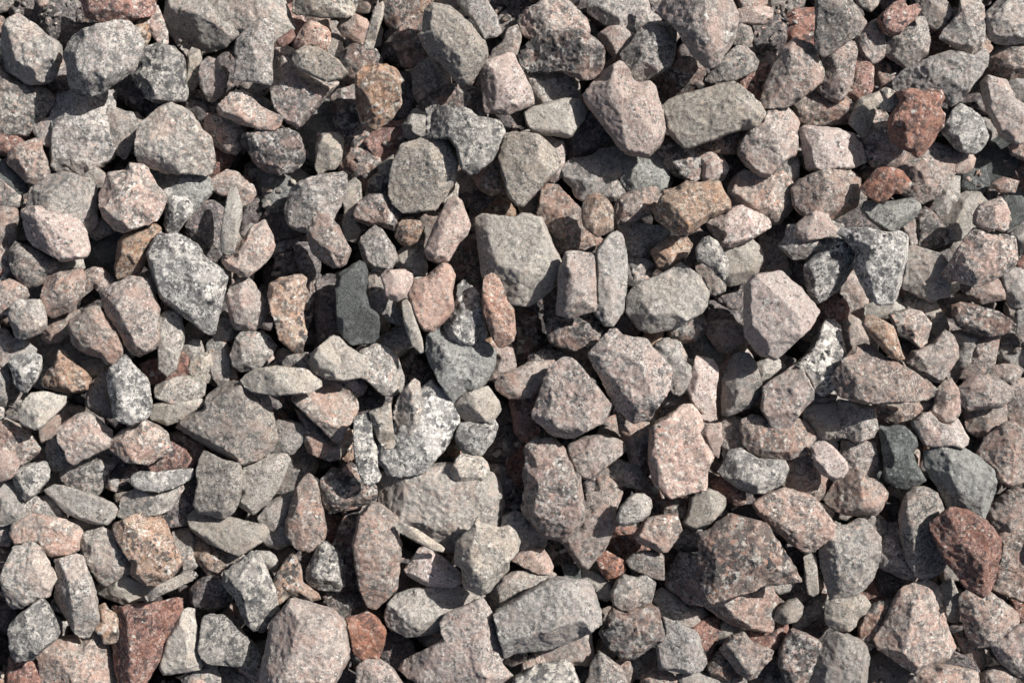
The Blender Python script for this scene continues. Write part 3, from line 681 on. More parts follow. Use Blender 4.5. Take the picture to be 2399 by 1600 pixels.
t2|largest square pale grey stone with a curved shadow on it|70,46 74,43 82,43 92,45 100,45 106,42 112,42 120,45 124,50 127,58 130,66 134,72 136,80 133,92 128,100 120,107 111,112 102,113 96,111 92,106 86,96 80,92 75,90 74,80 73,66 71,56|74,46 76,90 1.0
l4|tall salmon stone standing against a pale square one|76,90 82,87 88,90 91,98 94,108 99,115 100,123 101,132 99,139 95,143 88,144 83,138 80,130 77,120 75,108 75,98|
p1|pinkish stone with its right side in deep shadow|122,24 126,21 132,22 138,27 144,33 149,40 152,50 158,56 165,62 162,68 156,72 146,70 138,71 131,68 128,58 122,48 118,42 120,32|
o4|small orange brown stone with a flat face|152,33 156,27 162,26 168,28 172,32 175,38 176,46 176,54 170,57 164,60 158,57 153,52 151,44|152,40 164,60 .7
p2|pink white stone with a red lower edge|178,34 184,27 190,25 200,23 205,24 206,30 200,38 194,46 188,47 180,49 177,42|
p4|upright pinkish white block with black flecks|139,70 143,69 150,71 158,71 161,74 161,84 162,96 163,110 163,116 158,118 150,120 142,122 136,121 131,119 131,112 133,100 134,86|137,72 133,116 1.4
g3|tall grey stone with a lit right edge|166,64 172,58 178,55 182,58 184,65 186,74 186,90 186,106 185,114 180,121 175,128 169,128 164,123 161,118 163,110 162,94 161,78 162,70|177,60 172,126 -.9
s2|blocky grey brown coarse stone with an orange corner|125,128 126,121 132,120 142,122 150,120 158,119 163,124 166,130 164,138 160,144 152,145 144,146 134,144 127,139|127,140 160,144 .8
w2|leaning white black speckled stone with a mauve top|57,96 61,93 66,98 71,102 74,112 75,122 78,132 76,140 74,145 66,146 60,146 54,143 49,137 46,128 50,120 55,114 56,104|68,102 75,138 .8
s0|black speckled stone in deep shade|100,116 110,112 118,118 124,126 124,134 122,142 116,150 108,155 100,152 97,146 101,136|
s0|dark grey stone in shade behind a square one|62,66 70,62 74,76 75,90 74,100 66,92 58,88 56,78|
g1|grey pointed stone right of a tall grey one|182,52 188,47 196,50 204,54 206,62 202,70 196,75 188,76 185,68 183,60|
o0|small brown orange stone at the top of a square one|74,40 80,36 86,32 92,35 97,42 92,44 80,44|
m0|dark brown stone deep in a gap|66,30 72,22 80,26 86,32 80,38 72,40|
g1|grey brown stone in half shade|186,76 196,78 204,84 202,92 194,96 187,95 186,86|
o1|tiny orange brown stone|78,140 82,138 86,143 84,147 80,145|
m0|black stone deep in a gap|108,112 122,104 132,98 131,112 126,122 118,118|
g1|smooth stone below with a pale upper edge|112,152 122,148 136,149 130,156 122,162 112,162|
T 3 1
p2|pink bar shaped stone with a step in its face|33,30 42,25 52,23 61,21 65,26 65,32 60,35 58,41 50,45 42,48 32,50 30,44 31,36|32,46 58,36 .9
o4|large coarse pink orange block stone|66,24 76,22 84,17 94,18 103,16 110,17 114,25 118,33 118,39 110,43 102,46 96,51 88,56 80,59 74,56 68,50 60,46 59,40 64,33 66,28|68,34 92,52 .9
k2|pinkish tan stone shaped like a loaf|100,49 106,45 114,43 120,38 127,36 133,39 142,42 148,46 149,51 140,57 132,62 124,65 116,68 112,67 108,60 102,54|110,66 148,51 .8
w4|white pink upright lump on a brownish stone|92,67 97,60 102,59 108,63 112,70 116,76 117,84 116,90 113,94 109,89 104,84 98,80 92,77|92,78 112,92 .9
t1|brownish beige stone partly under a white pink one|113,70 122,66 132,62 137,66 141,72 142,78 138,86 134,92 126,94 118,95 112,92 114,80|
p1|pale brown stone flank in shade|92,80 100,80 108,86 113,93 112,100 106,103 101,103 100,94 94,88|
g1|grey speckled stone with a pointed right end|33,50 40,48 48,51 56,52 66,54 70,57 66,63 60,69 54,70 50,74 46,74 40,68 36,60|36,58 52,73 .4
o2|orange tinged stone with a golden right tip|57,71 64,65 70,60 78,60 84,60 88,65 86,71 82,76 80,80 74,85 70,87 64,84 60,78|60,74 70,86 .5
t3|largest cream coloured round flat stone|42,100 50,94 58,91 66,88 74,84 80,79 86,82 92,86 98,92 101,100 100,112 96,118 90,122 80,126 74,130 66,132 56,133 48,130 42,124 39,118 39,106|
s1|coarse brown stone peeking from beneath a cream one|72,130 80,126 88,122 95,118 98,126 95,134 90,138 80,138 74,136|
o1|peach coloured chip under a cream stone|54,133 60,134 66,132 65,140 61,145 57,147 52,140|
k4|largest pink five sided stone with a thin crack|136,88 146,86 156,85 164,92 172,98 176,104 180,110 187,116 184,122 178,130 172,136 166,142 158,149 152,154 146,153 138,148 132,141 128,134 127,124 127,112 128,98|127,131 150,154 1.6
p1|mauve pink oval stone with a pale lower left rim|103,126 110,125 120,126 126,129 128,136 130,142 126,147 118,148 111,146 106,140 100,132|102,132 118,148 .7
m0|dark mauve stone in shade|112,98 122,96 130,95 128,104 126,112 120,114 114,114 110,105|
p0|tall dusky red stone in shade|144,56 150,60 154,70 157,78 157,86 148,88 144,84 143,70|
g2|grey tan stone with an overhanging flank|160,60 162,51 170,50 176,44 180,39 188,40 196,44 203,50 208,56 210,60 202,66 192,70 184,75 175,76 166,77 158,70 155,66|165,61 210,60 1.0;172,72 186,75 .6
g0|grey stone with a pale top in shade|82,142 92,136 100,134 106,142 112,148 106,152 96,153 86,150|
g1|grey stone with a dark pointed face|60,146 64,141 70,138 77,139 80,144 83,152 82,162 70,162 62,154|
g1|small mottled grey green stone by a tall one|39,72 46,76 54,78 60,83 54,88 46,92 40,96 36,88|
m0|dark stone in shade|102,112 112,116 122,116 128,122 126,128 114,124 104,126 98,124|
m0|dark grey stone in shade under a larger one|162,78 172,78 176,84 175,95 166,88 160,84|
r1|small red pebble beside the big pink stone|186,112 194,108 200,106 202,118 194,122 188,122|
m0|dark brown stone in a gap|30,122 36,126 44,132 40,136 28,130|
m0|dark brown stone deep in a gap|84,64 94,58 98,60 92,66 91,76 86,82 80,80|
m0|black stone in a deep hole|148,44 158,42 162,50 156,60 150,56|
g0|dark stone in a wide gap|90,150 104,152 114,148 124,146 118,156 100,158|
T 4 1
k3|peach tan wedge stone with a flat top|20,58 22,50 30,43 37,39 46,42 48,48 53,54 51,59 44,60 35,62 27,63|
v3|pale mint stone lying below a red lump|74,33 80,32 90,33 100,31 110,30 116,34 117,38 113,44 105,50 98,55 90,55 82,50 76,45 72,39|76,45 90,55 .9
s1|dark coarse stone beside a mint one|114,45 120,38 127,44 134,52 138,58 136,63 128,66 120,68 114,66 114,56|
g1|pale grey stone with a pink lower tip|132,20 142,13 146,12 145,22 144,30 139,35 136,42 131,45 125,40 128,34 131,28|
t1|mottled brown stone with a yellowish lit ridge|145,30 152,27 162,28 166,32 160,38 157,46 156,56 148,60 138,62 134,48 140,38|
p4|pink flecked stone standing above a bigger one|163,34 170,32 178,29 182,33 185,40 184,48 184,54 180,56 174,54 168,56 162,52 157,50 157,42|
p4|large grey pink angular stone with a dark left side|158,52 166,53 174,55 182,57 190,60 192,66 192,76 188,84 180,88 172,92 166,96 158,98 150,96 146,93 140,93 134,88 138,82 142,74 148,64|157,54 148,94 1.2
w4|largest white stone shaped like a heart with grey patches|56,53 64,52 74,52 82,54 90,56 100,55 107,58 108,64 106,70 107,76 104,84 102,94 100,104 97,111 90,113 84,112 77,107 74,100 69,92 65,82 68,76 68,71 63,66 56,62 53,57|68,74 84,110 1.0
w3|white grey blocky stone with a black patch on top|46,63 52,60 57,62 62,68 68,72 69,77 65,83 60,89 57,94 54,100 48,104 42,109 38,110 33,106 29,98 28,90 27,82 33,76 39,71|
g2|grey pyramid stone with a pink lit edge|107,68 114,67 122,70 132,74 137,80 140,88 139,95 139,105 132,107 124,108 116,104 108,100 101,98 104,86|114,68 128,88 -.3;104,92 130,92 .6
p2|pink grey block stone with a pointed right corner|92,119 100,117 108,115 117,117 122,123 124,126 122,132 121,140 116,144 110,140 106,136 100,134 96,128|94,126 108,141 .6
o4|peach coloured elongated stone slanting down|73,120 78,119 84,122 90,124 96,128 98,134 100,140 104,148 105,153 101,154 95,152 89,147 84,140 78,133 72,127|
r1|rusty brown stone|42,110 48,106 53,104 58,110 60,116 59,121 52,125 44,122 40,118|
t1|beige pebble with its lower right in shade|108,104 112,102 120,107 126,110 134,122 138,128 130,134 124,126 118,118 110,116 105,110|
s2|coarse pinkish grey stone with a dark centre|141,112 148,110 156,112 166,115 176,117 184,123 190,128 190,132 180,134 170,135 162,133 152,131 145,126 141,118|146,126 180,133 .6
p1|brown grey stone in half shade|149,97 160,98 170,93 179,89 181,98 180,106 172,108 164,109 156,106 152,103|
p1|small pinkish stone wedged by the white heart stone|104,50 110,46 114,50 114,60 113,66 107,67 106,58|
t1|small pinkish tan rough stone under a white one|76,113 84,111 92,113 98,107 102,109 104,115 94,118 90,120 82,121 76,119|
g1|grey stone cut by the right edge|180,90 188,84 196,85 202,86 202,112 194,114 187,112 183,104|182,88 186,112 .8
p1|grey stone in shade|55,125 62,120 68,124 72,130 78,138 72,146 64,150 57,152 56,140|
g1|pale grey stone cut by the right edge|191,118 196,112 202,112 202,140 196,138 192,134|
r1|dark red stone cut by the right edge|190,80 196,76 202,80 202,86 195,86|
g1|grey dark stone cut by the right edge|187,58 194,52 202,46 202,76 196,74 193,64|
d0|slate dark stone in shade near the right edge|178,28 184,22 194,27 200,34 198,44 190,52 184,54 186,42|
p0|dark pink stone in a gap|60,90 70,92 76,104 75,114 70,124 62,120 60,110 56,104|
m0|dark red shaded stone in a gap|52,50 62,42 72,40 78,46 84,52 70,52 58,52|
m0|mauve dark stone in shade|118,70 128,68 136,74 140,84 136,92 128,82|
p0|dusky grey stone|120,128 128,124 136,128 132,136 124,142 122,136|
p1|small pink edge stone|172,19 180,16 190,18 188,24 178,24|
g0|dark stone in shade|140,126 150,130 162,133 172,136 170,160 158,158 150,140|
g0|dark grey stone deep in shade|176,136 188,134 196,140 200,156 180,160|
T 0 2
w2|small glossy white quartz stone|7,34 12,29 20,28 27,27 31,29 31,38 28,46 24,52 20,57 16,55 12,50 10,42|
o2|small orange red pyramid stone|45,24 49,26 54,33 60,37 66,42 69,46 69,54 63,56 53,57 44,55 34,52 32,49 36,42 42,36 44,30|46,26 49,56 .6
w4|oval white stone flecked black and pink|92,29 96,27 101,33 104,37 110,43 114,48 116,54 117,62 117,72 112,77 105,80 99,82 92,80 87,76 85,66 84,58 83,50 81,44 83,38 89,34|
t4|pale cream pebble with a crisp edge|24,57 33,56 42,58 50,60 49,66 42,74 38,79 32,84 27,85 22,84 18,82 15,78 14,70 18,63|
g2|grey and dark stone with a pale inner face|68,52 74,46 81,40 83,50 84,62 86,74 85,76 77,74 70,70 66,66|
t2|thin pale greenish grey stone|118,52 126,49 134,46 144,45 152,46 157,50 156,58 150,62 142,64 134,66 126,63 119,60|120,60 142,65 .9
t2|slim flat grey stone with a pale tapering end|116,67 124,65 134,65 144,64 154,62 158,65 152,69 144,73 136,78 128,81 122,79 116,77 114,72|
r1|rusty pink stone under a slim one|108,36 120,32 128,36 138,26 143,29 143,36 146,42 140,46 130,46 122,49 117,49 114,42|
t1|small tan stone with a curved pale ridge|148,34 156,28 161,28 164,33 162,42 158,48 152,46 146,44|
g2|large grey stone with its top in shade and a dark crease|160,58 168,52 178,48 188,52 198,54 206,60 208,72 211,84 212,94 206,104 196,108 188,111 180,110 172,106 165,100 158,96 150,92 142,88 135,83 138,78 148,74 156,68|182,86 190,110 .3
r1|pinkish grey stone with a pointed right end|108,104 116,98 126,96 133,95 140,98 148,103 151,107 146,112 138,114 130,117 122,117 114,116 111,113|
p3|pinkish red stone with a brownish face|84,94 92,86 98,84 104,82 109,77 116,80 122,83 128,88 131,94 132,100 126,104 120,108 114,112 106,112 98,110 90,104 83,100|88,98 120,82 .4
p3|pink grey round stone with a reddish lower tip|44,86 48,80 54,76 60,73 66,72 74,76 81,82 86,86 86,92 84,98 78,102 70,105 62,108 56,112 52,109 50,102 46,97|54,112 84,98 .5
g1|greenish grey stone under a round one|47,118 52,112 60,109 70,106 78,102 84,102 91,109 91,113 86,119 80,125 74,134 66,131 58,128 50,124|
g1|dark grey stone left of a round one|38,96 44,90 46,98 52,108 50,114 42,115 36,112 36,104|
p2|mottled pinkish beige stone cut by the left edge|-4,82 4,78 10,82 18,86 24,90 28,95 31,101 26,106 20,111 14,116 8,114 -4,108|
k3|smooth rose pink stone cut by the left edge|-4,100 4,101 10,104 14,106 15,112 12,118 8,122 -4,126|
w2|pale grey stone with a white quartz face|12,118 20,112 28,111 35,110 38,116 37,122 32,128 28,134 20,139 14,132 11,125|12,118 20,139 .6
t2|large tan grey stone with a shaded lower face|33,132 40,128 50,129 60,132 70,136 78,138 86,142 89,146 87,152 82,157 70,156 60,152 50,148 45,143 38,138|46,142 80,157 .8
w3|pale white grey bar stone|100,120 108,117 118,118 130,117 140,116 147,115 147,121 140,126 130,130 122,133 112,132 104,130 100,126|
g2|large grey flat stone under a white bar|93,136 104,131 116,133 128,131 138,126 140,130 136,138 130,146 120,150 108,152 98,153 89,152 90,144|
t3|large pinkish beige stone with squarish corners|156,101 162,103 170,108 178,110 184,111 186,120 184,132 182,142 178,149 172,153 162,150 152,148 148,142 150,134 152,126 150,118 152,108|
m1|dark maroon stone with a shiny ridge|137,128 146,122 150,128 150,136 148,146 142,156 130,158 122,152 128,144|
g1|grey stone cut by the left edge|-4,36 3,38 6,46 5,58 2,66 -4,68|
g0|grey mauve stone in shade at left|6,48 12,54 17,58 16,66 10,74 4,78 2,68 5,58|
p0|dusky brown stone in a gap|34,84 44,76 50,70 60,70 54,76 46,82 42,90 35,91|
p1|dark pinkish stone in shade under a red one|132,88 140,92 150,96 156,98 152,106 146,102 136,96|
s1|small coarse stone between two larger ones|88,118 94,112 100,112 104,116 100,124 99,130 90,131 82,128|
g0|dark grey stone in the shade|38,126 46,118 50,124 56,128 44,130|
t1|small mauve grey chip|62,34 72,33 78,34 80,40 77,44 70,44 66,40|
g1|pointed dark stone with a pale foot|160,20 166,16 172,20 175,28 176,36 176,44 172,50 168,52 165,44 164,36 160,30|
g0|dark shaded stone|32,14 44,18 54,24 60,31 52,32 46,26 42,30 34,28|
g0|dark stone by the left edge in shade|29,38 34,32 36,40 32,50 27,48|
g1|grey small stone at left edge|-4,68 1,70 1,80 -4,82|
g1|small tan stone at the left edge|-4,20 8,19 12,26 8,34 3,38 -4,36|
T 1 2
t4|long pale cream pebble lying across other stones|34,49 40,43 48,39 56,37 64,36 72,37 80,37 88,39 94,43 98,48 99,52 96,55 90,57 82,58 74,59 64,59 54,58 44,56 38,53|
p2|pale grey pink stone narrowing to a wedge at its foot|75,61 84,57 94,52 97,46 104,48 112,50 119,54 124,59 126,65 126,70 122,75 120,82 116,90 112,96 108,94 102,86 95,80 88,74 81,68|84,72 112,96 -.7
p1|brownish underside stone below a wedge stone|80,70 90,78 100,88 108,96 114,94 120,86 122,92 117,100 112,106 106,107 98,104 90,101 88,94 88,86|
t3|beige brown lump with a pinkish right rim|90,28 96,22 103,17 108,13 112,14 116,20 124,24 130,28 131,33 128,38 124,41 120,44 112,47 104,46 98,42 94,37|124,24 122,44 -.3;100,17 96,42 .4
g2|pale grey pointed stone below the dark slab with a shaded lower right face|128,26 134,21 142,20 150,23 156,28 158,36 161,44 161,52 158,57 152,59 146,58 140,53 134,47 127,44 125,40 129,35|150,34 145,58 1.0
k1|small pink stone under a beige brown lump|110,48 118,44 125,42 129,47 132,52 129,57 124,59 120,55 114,51|
w4|slender white grey stone standing upright|123,77 127,74 134,73 137,80 138,90 141,98 142,106 142,114 145,120 143,125 139,126 134,128 129,122 126,114 124,104 123,92|138,78 142,120 .8
t4|small pale cream wedge stone|135,71 142,69 148,67 152,64 153,70 153,80 154,90 155,97 152,100 147,100 143,95 140,86 137,79|136,72 146,100 1.4
g3|smooth grey leaf shaped stone with a lit chip on its edge|155,68 158,60 164,53 170,46 174,49 175,56 174,64 176,70 175,76 172,83 166,92 162,88 157,82 154,76|170,68 171,84 -.8
w2|largest black and white crystalline stone, partly under a leaf shaped stone|140,106 143,98 150,88 158,80 166,68 174,56 184,48 192,56 203,63 205,72 204,80 201,88 196,96 190,103 184,110 178,117 170,120 160,121 150,119 144,114|190,103 160,121 .8
g1|smooth grey stone in half shade by a large one|58,82 66,80 76,80 85,83 86,89 82,95 77,101 70,105 62,105 57,100 62,92|
t2|pale grey tan stone with shaded top right|40,112 48,110 56,106 64,104 72,104 75,108 73,114 69,120 66,128 62,134 58,140 52,146 46,150 40,146 34,141 38,134 38,126 39,118|38,136 47,150 .5
g0|dark grey sloping stone in shade|74,108 78,100 84,98 88,102 91,110 88,118 82,124 76,130 70,134 66,136 70,126|
p2|grey pink pointed stone like an arrowhead|80,131 84,124 88,119 92,121 95,126 97,134 99,142 101,150 102,160 100,170 90,178 80,176 73,166 72,156 75,145|
s2|dark red stone with black glassy crystals|99,123 104,118 108,115 114,117 120,110 125,114 127,120 131,127 138,126 141,130 141,139 134,142 124,144 118,147 108,148 102,144 98,137 97,130|
g1|grey shaded stone leaning under an arrowhead stone|52,152 60,142 70,137 80,132 78,140 74,148 72,160 66,166 56,164|
g0|grey dark stone in a gap|144,22 152,18 160,14 166,20 158,24 150,24|
r0|dark reddish stone in shade|58,78 64,72 70,70 68,78 72,88 64,90 60,84|
m0|black stone in a gap|56,62 68,60 67,68 62,76 57,80|
g1|dark grey stone above a cream pebble|58,36 64,33 72,32 80,29 88,28 90,34 92,40 84,38 72,37|
p1|dark grey and pink pointed stone|15,18 19,17 25,20 28,28 30,36 33,44 30,50 24,52 20,48 18,40 15,30|
o0|small rusty stone in shade|116,96 122,90 124,104 122,108 118,104|
m0|dark stone in a deep gap between stones|126,62 136,60 144,62 150,60 148,66 136,70 128,70|
s0|black grey stone in shade|164,34 172,36 178,42 184,50 176,52 168,46 162,42|
T 2 2
v2|grey green wedge stone with a dark left side|33,14 40,9 48,8 60,14 74,18 80,20 85,25 86,31 84,38 80,45 76,51 72,55 64,57 58,62 52,65 48,60 44,52 40,44 36,36 33,26|34,26 50,65 1.3
p4|large beige pink peaked stone shaded on its right|126,36 132,32 138,29 144,30 150,35 156,42 161,50 165,55 172,62 175,66 172,74 168,80 160,85 152,89 144,92 136,93 130,91 124,85 116,79 112,75 115,66 118,58 121,48 124,40|165,56 154,88 1.0;142,31 128,62 .45;114,78 136,66 .5
p4|largest tapered pinkish grey stone standing point down|155,26 160,20 167,14 173,9 178,8 183,13 190,14 200,15 208,21 212,28 218,34 221,38 220,46 219,54 215,62 208,70 203,78 196,81 190,80 184,75 178,70 174,62 168,52 162,42 158,34|156,30 186,78 .9
p2|pink grey wedge with a shaded lower right side|85,49 90,44 98,40 104,37 112,34 122,33 130,32 128,38 124,44 121,50 117,56 112,60 104,61 96,61 90,58 86,54|124,40 106,61 1.0
k1|small pinkish orange stone column|84,24 90,21 96,21 98,28 99,36 97,40 90,44 84,46 80,46 82,40 86,32|
t2|tan stone with a brown lower left face|54,66 60,59 66,56 72,55 79,52 83,58 87,64 89,70 86,75 82,79 74,78 68,79 62,78 58,74|60,60 82,78 1.0
w2|round white stone with its right half in shade|58,81 66,80 72,79 77,78 84,78 87,82 84,88 82,94 78,99 75,104 68,106 62,103 57,97 55,91 56,85|
t2|small sandy coloured round stone|56,107 60,103 66,104 74,106 78,110 80,115 78,121 72,124 64,126 57,126 52,123 51,118|
p3|large tall rounded sandy pink stone in two lumps|108,98 114,92 122,91 130,93 138,100 142,108 144,116 150,121 153,130 154,138 154,146 152,156 146,164 136,170 124,168 114,160 108,152 106,144 106,136 108,128 106,120 109,110 107,104|110,132 124,160 .6
p2|grey pink triangular stone with orange specks|141,98 146,94 152,91 160,89 168,89 176,93 184,96 186,100 180,106 174,111 168,116 162,120 158,123 152,121 147,117 145,111 142,106|174,90 186,100 .3
r1|dusky pink red tall stone in half shade|97,63 104,62 112,62 118,58 115,66 112,75 116,80 117,87 114,91 110,93 106,92 102,86 100,76|
g1|large pale grey block stone under two pointed ones|-4,120 10,116 30,113 50,112 70,114 82,120 88,128 90,142 89,156 86,166 78,174 60,178 40,176 24,168 10,156 -2,140|
g1|small pale grey flat stone below a triangular one|166,115 170,109 176,108 184,112 192,113 196,118 199,125 196,129 190,127 182,126 174,122 168,119|
p1|small brown stone in half shade|160,128 164,122 170,121 176,125 182,128 176,132 168,133 160,132|
p1|narrow brown white stone standing in a gap|178,70 184,76 192,80 202,81 202,90 199,98 199,106 196,112 190,110 188,102 186,94 182,86|
m0|dark stone deep in a gap|86,82 96,84 102,92 100,104 88,106 80,104 82,94|
r0|narrow dark red stone in shade|99,100 104,94 108,102 106,112 108,120 106,128 100,131 97,120|
g0|grey stone in shade|80,114 88,116 96,120 96,128 92,134 86,126 78,121|
s0|dark grey blue stone|90,133 98,132 106,134 106,146 98,150 92,150 90,142|
m0|dark grey stone below|32,118 40,110 48,108 54,112 50,122 40,122 28,120|
o0|dark rusty pebble|42,104 48,100 56,98 56,104 50,110 42,110|
g1|small pink flat chip|122,28 130,27 136,27 134,32 124,33|
m0|dark brown stone in shade|100,64 90,60 96,68 100,80 104,90 92,80 88,72 92,66|
m1|brown stone below a triangular one|150,122 156,124 162,120 165,116 164,124 160,128 156,134 152,130|
T 3 2
g2|dark grey stone with a white flecked lower half|58,24 62,19 67,16 73,17 77,17 80,24 82,32 87,37 88,44 86,50 84,56 79,59 74,57 70,52 69,44 66,38 61,33|64,20 68,48 .6
k2|pale pink tall stone like a small column|92,29 98,30 105,32 108,38 108,46 106,54 106,64 106,72 108,77 102,78 98,77 96,71 92,68 88,62 86,54 88,46 89,38|
g2|greenish grey six sided upright stone|120,28 126,26 133,28 137,34 139,42 141,50 140,58 136,63 132,68 124,72 116,74 112,73 112,66 113,58 112,48 115,40|113,60 117,74 .6
w2|large pale grey and bluish white stone leaning left|178,26 182,17 186,8 191,1 196,1 201,6 203,14 206,22 207,32 204,42 199,50 194,57 188,58 182,56 178,48 174,42 170,40 166,36 172,32|
p3|pink and grey leaning stone with a dark left edge|143,52 148,48 156,42 162,38 167,36 174,40 178,46 181,54 181,62 177,67 172,71 168,78 164,84 154,85 149,82 145,76 142,70 142,62|150,48 144,74 .9
p2|pinkish stone with an orange middle and a shaded top|126,78 134,74 142,76 150,84 160,84 168,77 176,80 182,86 184,92 178,98 176,104 168,106 158,108 148,107 140,105 134,102 129,96 126,88|164,84 166,107 -.1
t1|pale beige stone behind a pinkish one|172,70 180,67 190,66 200,66 206,74 208,82 202,90 194,95 186,94 182,88 176,80|
k3|largest pink and white stone with a hollow in its left side|57,82 62,77 70,74 76,69 82,66 88,66 93,70 96,75 97,82 94,88 98,95 104,101 105,106 102,111 100,116 99,124 100,131 94,133 86,134 78,138 72,138 66,132 60,128 57,120 55,110 57,100 57,92|62,80 60,104 1.1;62,102 70,110 .5
k1|pinkish stone leaning against a pink white one|94,90 98,80 106,78 110,82 111,90 108,98 108,105 104,102 98,95|
g1|small shaded grey stone|111,80 118,75 126,78 126,90 130,98 133,102 126,102 118,100 112,96 112,88|
w2|bumpy white grey stone with a dark left hollow|114,107 118,101 126,100 132,104 138,108 146,108 154,108 160,109 162,114 160,120 158,126 152,130 144,133 134,133 126,130 120,126 114,122 110,117|
p1|pinkish grey stone with a flecked face|158,126 162,118 161,110 168,106 175,104 180,108 184,114 190,120 192,126 191,134 184,138 174,134 164,132|
k3|small smooth pink oval stone|180,99 184,95 190,94 196,98 202,104 207,110 208,116 204,122 198,123 192,119 187,113 182,107|
t4|smooth pale cream egg shaped pebble|31,152 34,144 39,138 45,134 52,134 57,138 58,144 56,150 50,155 43,158 36,159 31,157|
t2|dark grey brown peaked stone with a pale right face|86,150 88,138 94,132 102,131 108,133 114,138 114,144 108,150 104,155 98,160 88,160 82,156|100,131 104,155 -.9
v0|smooth grey shaded stone in a gap|82,24 88,16 96,14 104,18 110,26 106,32 98,30 90,29 84,28|
k0|shaded pink stone|107,32 114,33 114,40 112,50 111,62 111,76 107,77 107,60|
t1|small beige stone between two larger ones|138,36 146,33 152,32 158,37 159,40 154,44 148,48 142,52 140,44|
r1|small reddish brown stone|104,126 112,122 120,124 127,132 128,140 122,142 114,136 106,130|
s1|small white black coarse stone in half shade|66,140 74,138 84,138 86,146 82,154 74,152 68,148|
p1|tan stone under a grey one|68,60 74,58 80,60 86,55 84,62 76,66 68,66|
o0|brown orange rock in shade|58,74 66,68 76,66 86,62 86,66 76,69 68,74 60,80|
s0|dark grey stone in shade|45,126 52,126 58,132 61,140 61,148 57,150 58,140 52,133|
g1|grey pebble chip at a stone's lower right|182,56 190,60 198,60 196,66 184,66 176,68 180,62|
p0|dark pink stone in shade|102,112 108,106 112,118 108,124 104,124 100,120|
m0|brown stone|124,134 134,136 134,142 140,152 134,152 126,146 120,142|
t1|small grey tan chip|82,30 88,33 89,40 86,44 84,38|
T 4 2
p4|largest grey and pink boulder like stone with a bump on its top|56,32 62,29 68,26 72,20 77,19 82,22 88,27 96,31 102,34 108,38 114,43 120,46 126,48 131,52 133,55 130,60 126,63 118,64 108,65 96,66 84,66 76,66 66,64 58,61 53,57 50,50 49,45 52,39|52,50 76,52 -.3;76,52 128,58 -.8
p2|pinkish stone curving upward to the right behind a boulder|105,34 110,26 118,24 126,20 132,13 135,9 139,11 143,15 145,22 145,30 142,36 138,42 133,48 128,48 120,44 112,40|
g1|pale pink grey stone half covered at its left|140,12 148,11 156,13 161,16 160,22 156,30 150,38 146,44 141,46 138,43 143,36 146,26 144,18|
p1|mauve stone in shade|161,14 170,12 176,13 174,24 172,33 164,40 156,45 148,45 150,38 157,30|
p1|coarse pinkish stone at the lower edge of a boulder|82,66 90,67 104,66 116,65 128,63 133,56 132,62 128,67 122,72 114,77 106,80 100,82 92,77 86,72|
p2|pinkish grey peaked stone hanging below a boulder|130,54 136,48 140,46 144,54 146,64 148,70 144,76 140,80 134,80 129,76 124,71 128,66|
g2|white grey stone with a dark left face|55,62 64,64 74,66 81,68 83,77 84,84 80,90 74,93 68,94 60,91 52,91 50,86 53,78 54,70|72,66 70,92 -.8
d2|dark slate stone with a squarish outline|85,82 92,84 98,82 104,83 109,87 113,90 114,97 110,103 112,110 117,118 121,124 116,128 108,131 100,129 94,126 89,122 90,112 88,104 86,94|88,84 91,122 .6
v2|big smooth blue grey slate stone|120,102 126,98 132,96 140,97 148,99 154,102 160,106 167,110 172,117 173,126 172,136 169,146 165,155 160,152 152,148 144,146 138,144 134,136 128,128 123,120 120,112|122,104 138,142 .5
p2|grey pink stone above a blue grey slate one|110,80 118,73 124,72 130,80 138,82 145,77 150,86 153,92 152,96 148,99 140,96 132,97 126,98 120,96 116,90|112,80 122,96 .6
k3|small smooth pink teardrop stone|33,98 36,95 42,96 48,98 52,104 56,108 58,114 57,118 54,122 51,124 46,121 40,118 36,112 34,105|35,96 42,116 .5
p1|pinkish red stone with a shaded left end|57,100 58,93 66,93 76,94 83,96 84,106 84,114 80,122 74,120 68,116 60,115 57,110|
p2|brown grey peaked stone with a lit right face|56,120 60,117 66,115 72,117 76,122 84,124 90,130 92,134 88,140 86,146 82,150 74,150 66,149 60,150 54,148 48,144 45,138 50,130|74,118 68,148 -.8
p2|knobbly brownish grey stone with an orange stain|146,54 152,47 158,44 166,43 174,46 182,50 187,54 188,60 184,64 178,67 170,68 162,70 154,70 148,66 145,60|
p1|pinkish stone tucked below a knobbly one|152,71 162,70 172,68 181,65 181,74 181,82 176,87 168,88 160,89 154,84|
p1|small grey pink flat stone|166,42 174,38 182,37 190,38 194,40 190,46 187,52 180,50 172,46|
p1|pink stone cut by the right edge|183,64 190,60 186,52 192,48 202,48 202,88 196,84 188,78 183,72|
p2|grey stone with a pinkish ridge near the right edge|168,90 174,86 182,80 188,80 196,86 202,90 202,122 194,124 186,128 176,124 172,114 166,108 160,104|184,84 178,124 .5
g1|pale pebble at a stone's flank|40,142 44,144 50,148 48,152 44,150|
g0|small grey stone in shade|34,57 40,56 48,60 57,64 54,68 46,65 36,66 32,64|
g1|small grey chip|44,94 48,93 52,97 52,104 48,98|
d0|grey slate chip in shade|82,84 88,92 88,112 88,124 84,116 83,100|
m0|black stone deep in a gap|146,128 160,110 172,120 172,134 174,146 170,140 160,130|
m0|dark stone in shade|176,14 186,20 196,28 200,40 186,36 176,30|
m0|dark stone in a gap|150,90 166,92 160,102 154,102|
T 0 3
g2|pale grey stone like a broad tooth cut off at the left side|-4,4 4,3 10,4 13,8 16,16 19,24 19,30 14,33 8,34 2,36 -4,36|
g1|grey stone partly hidden at its right|19,18 26,16 34,17 38,14 42,17 46,24 50,32 44,34 34,30 22,30|
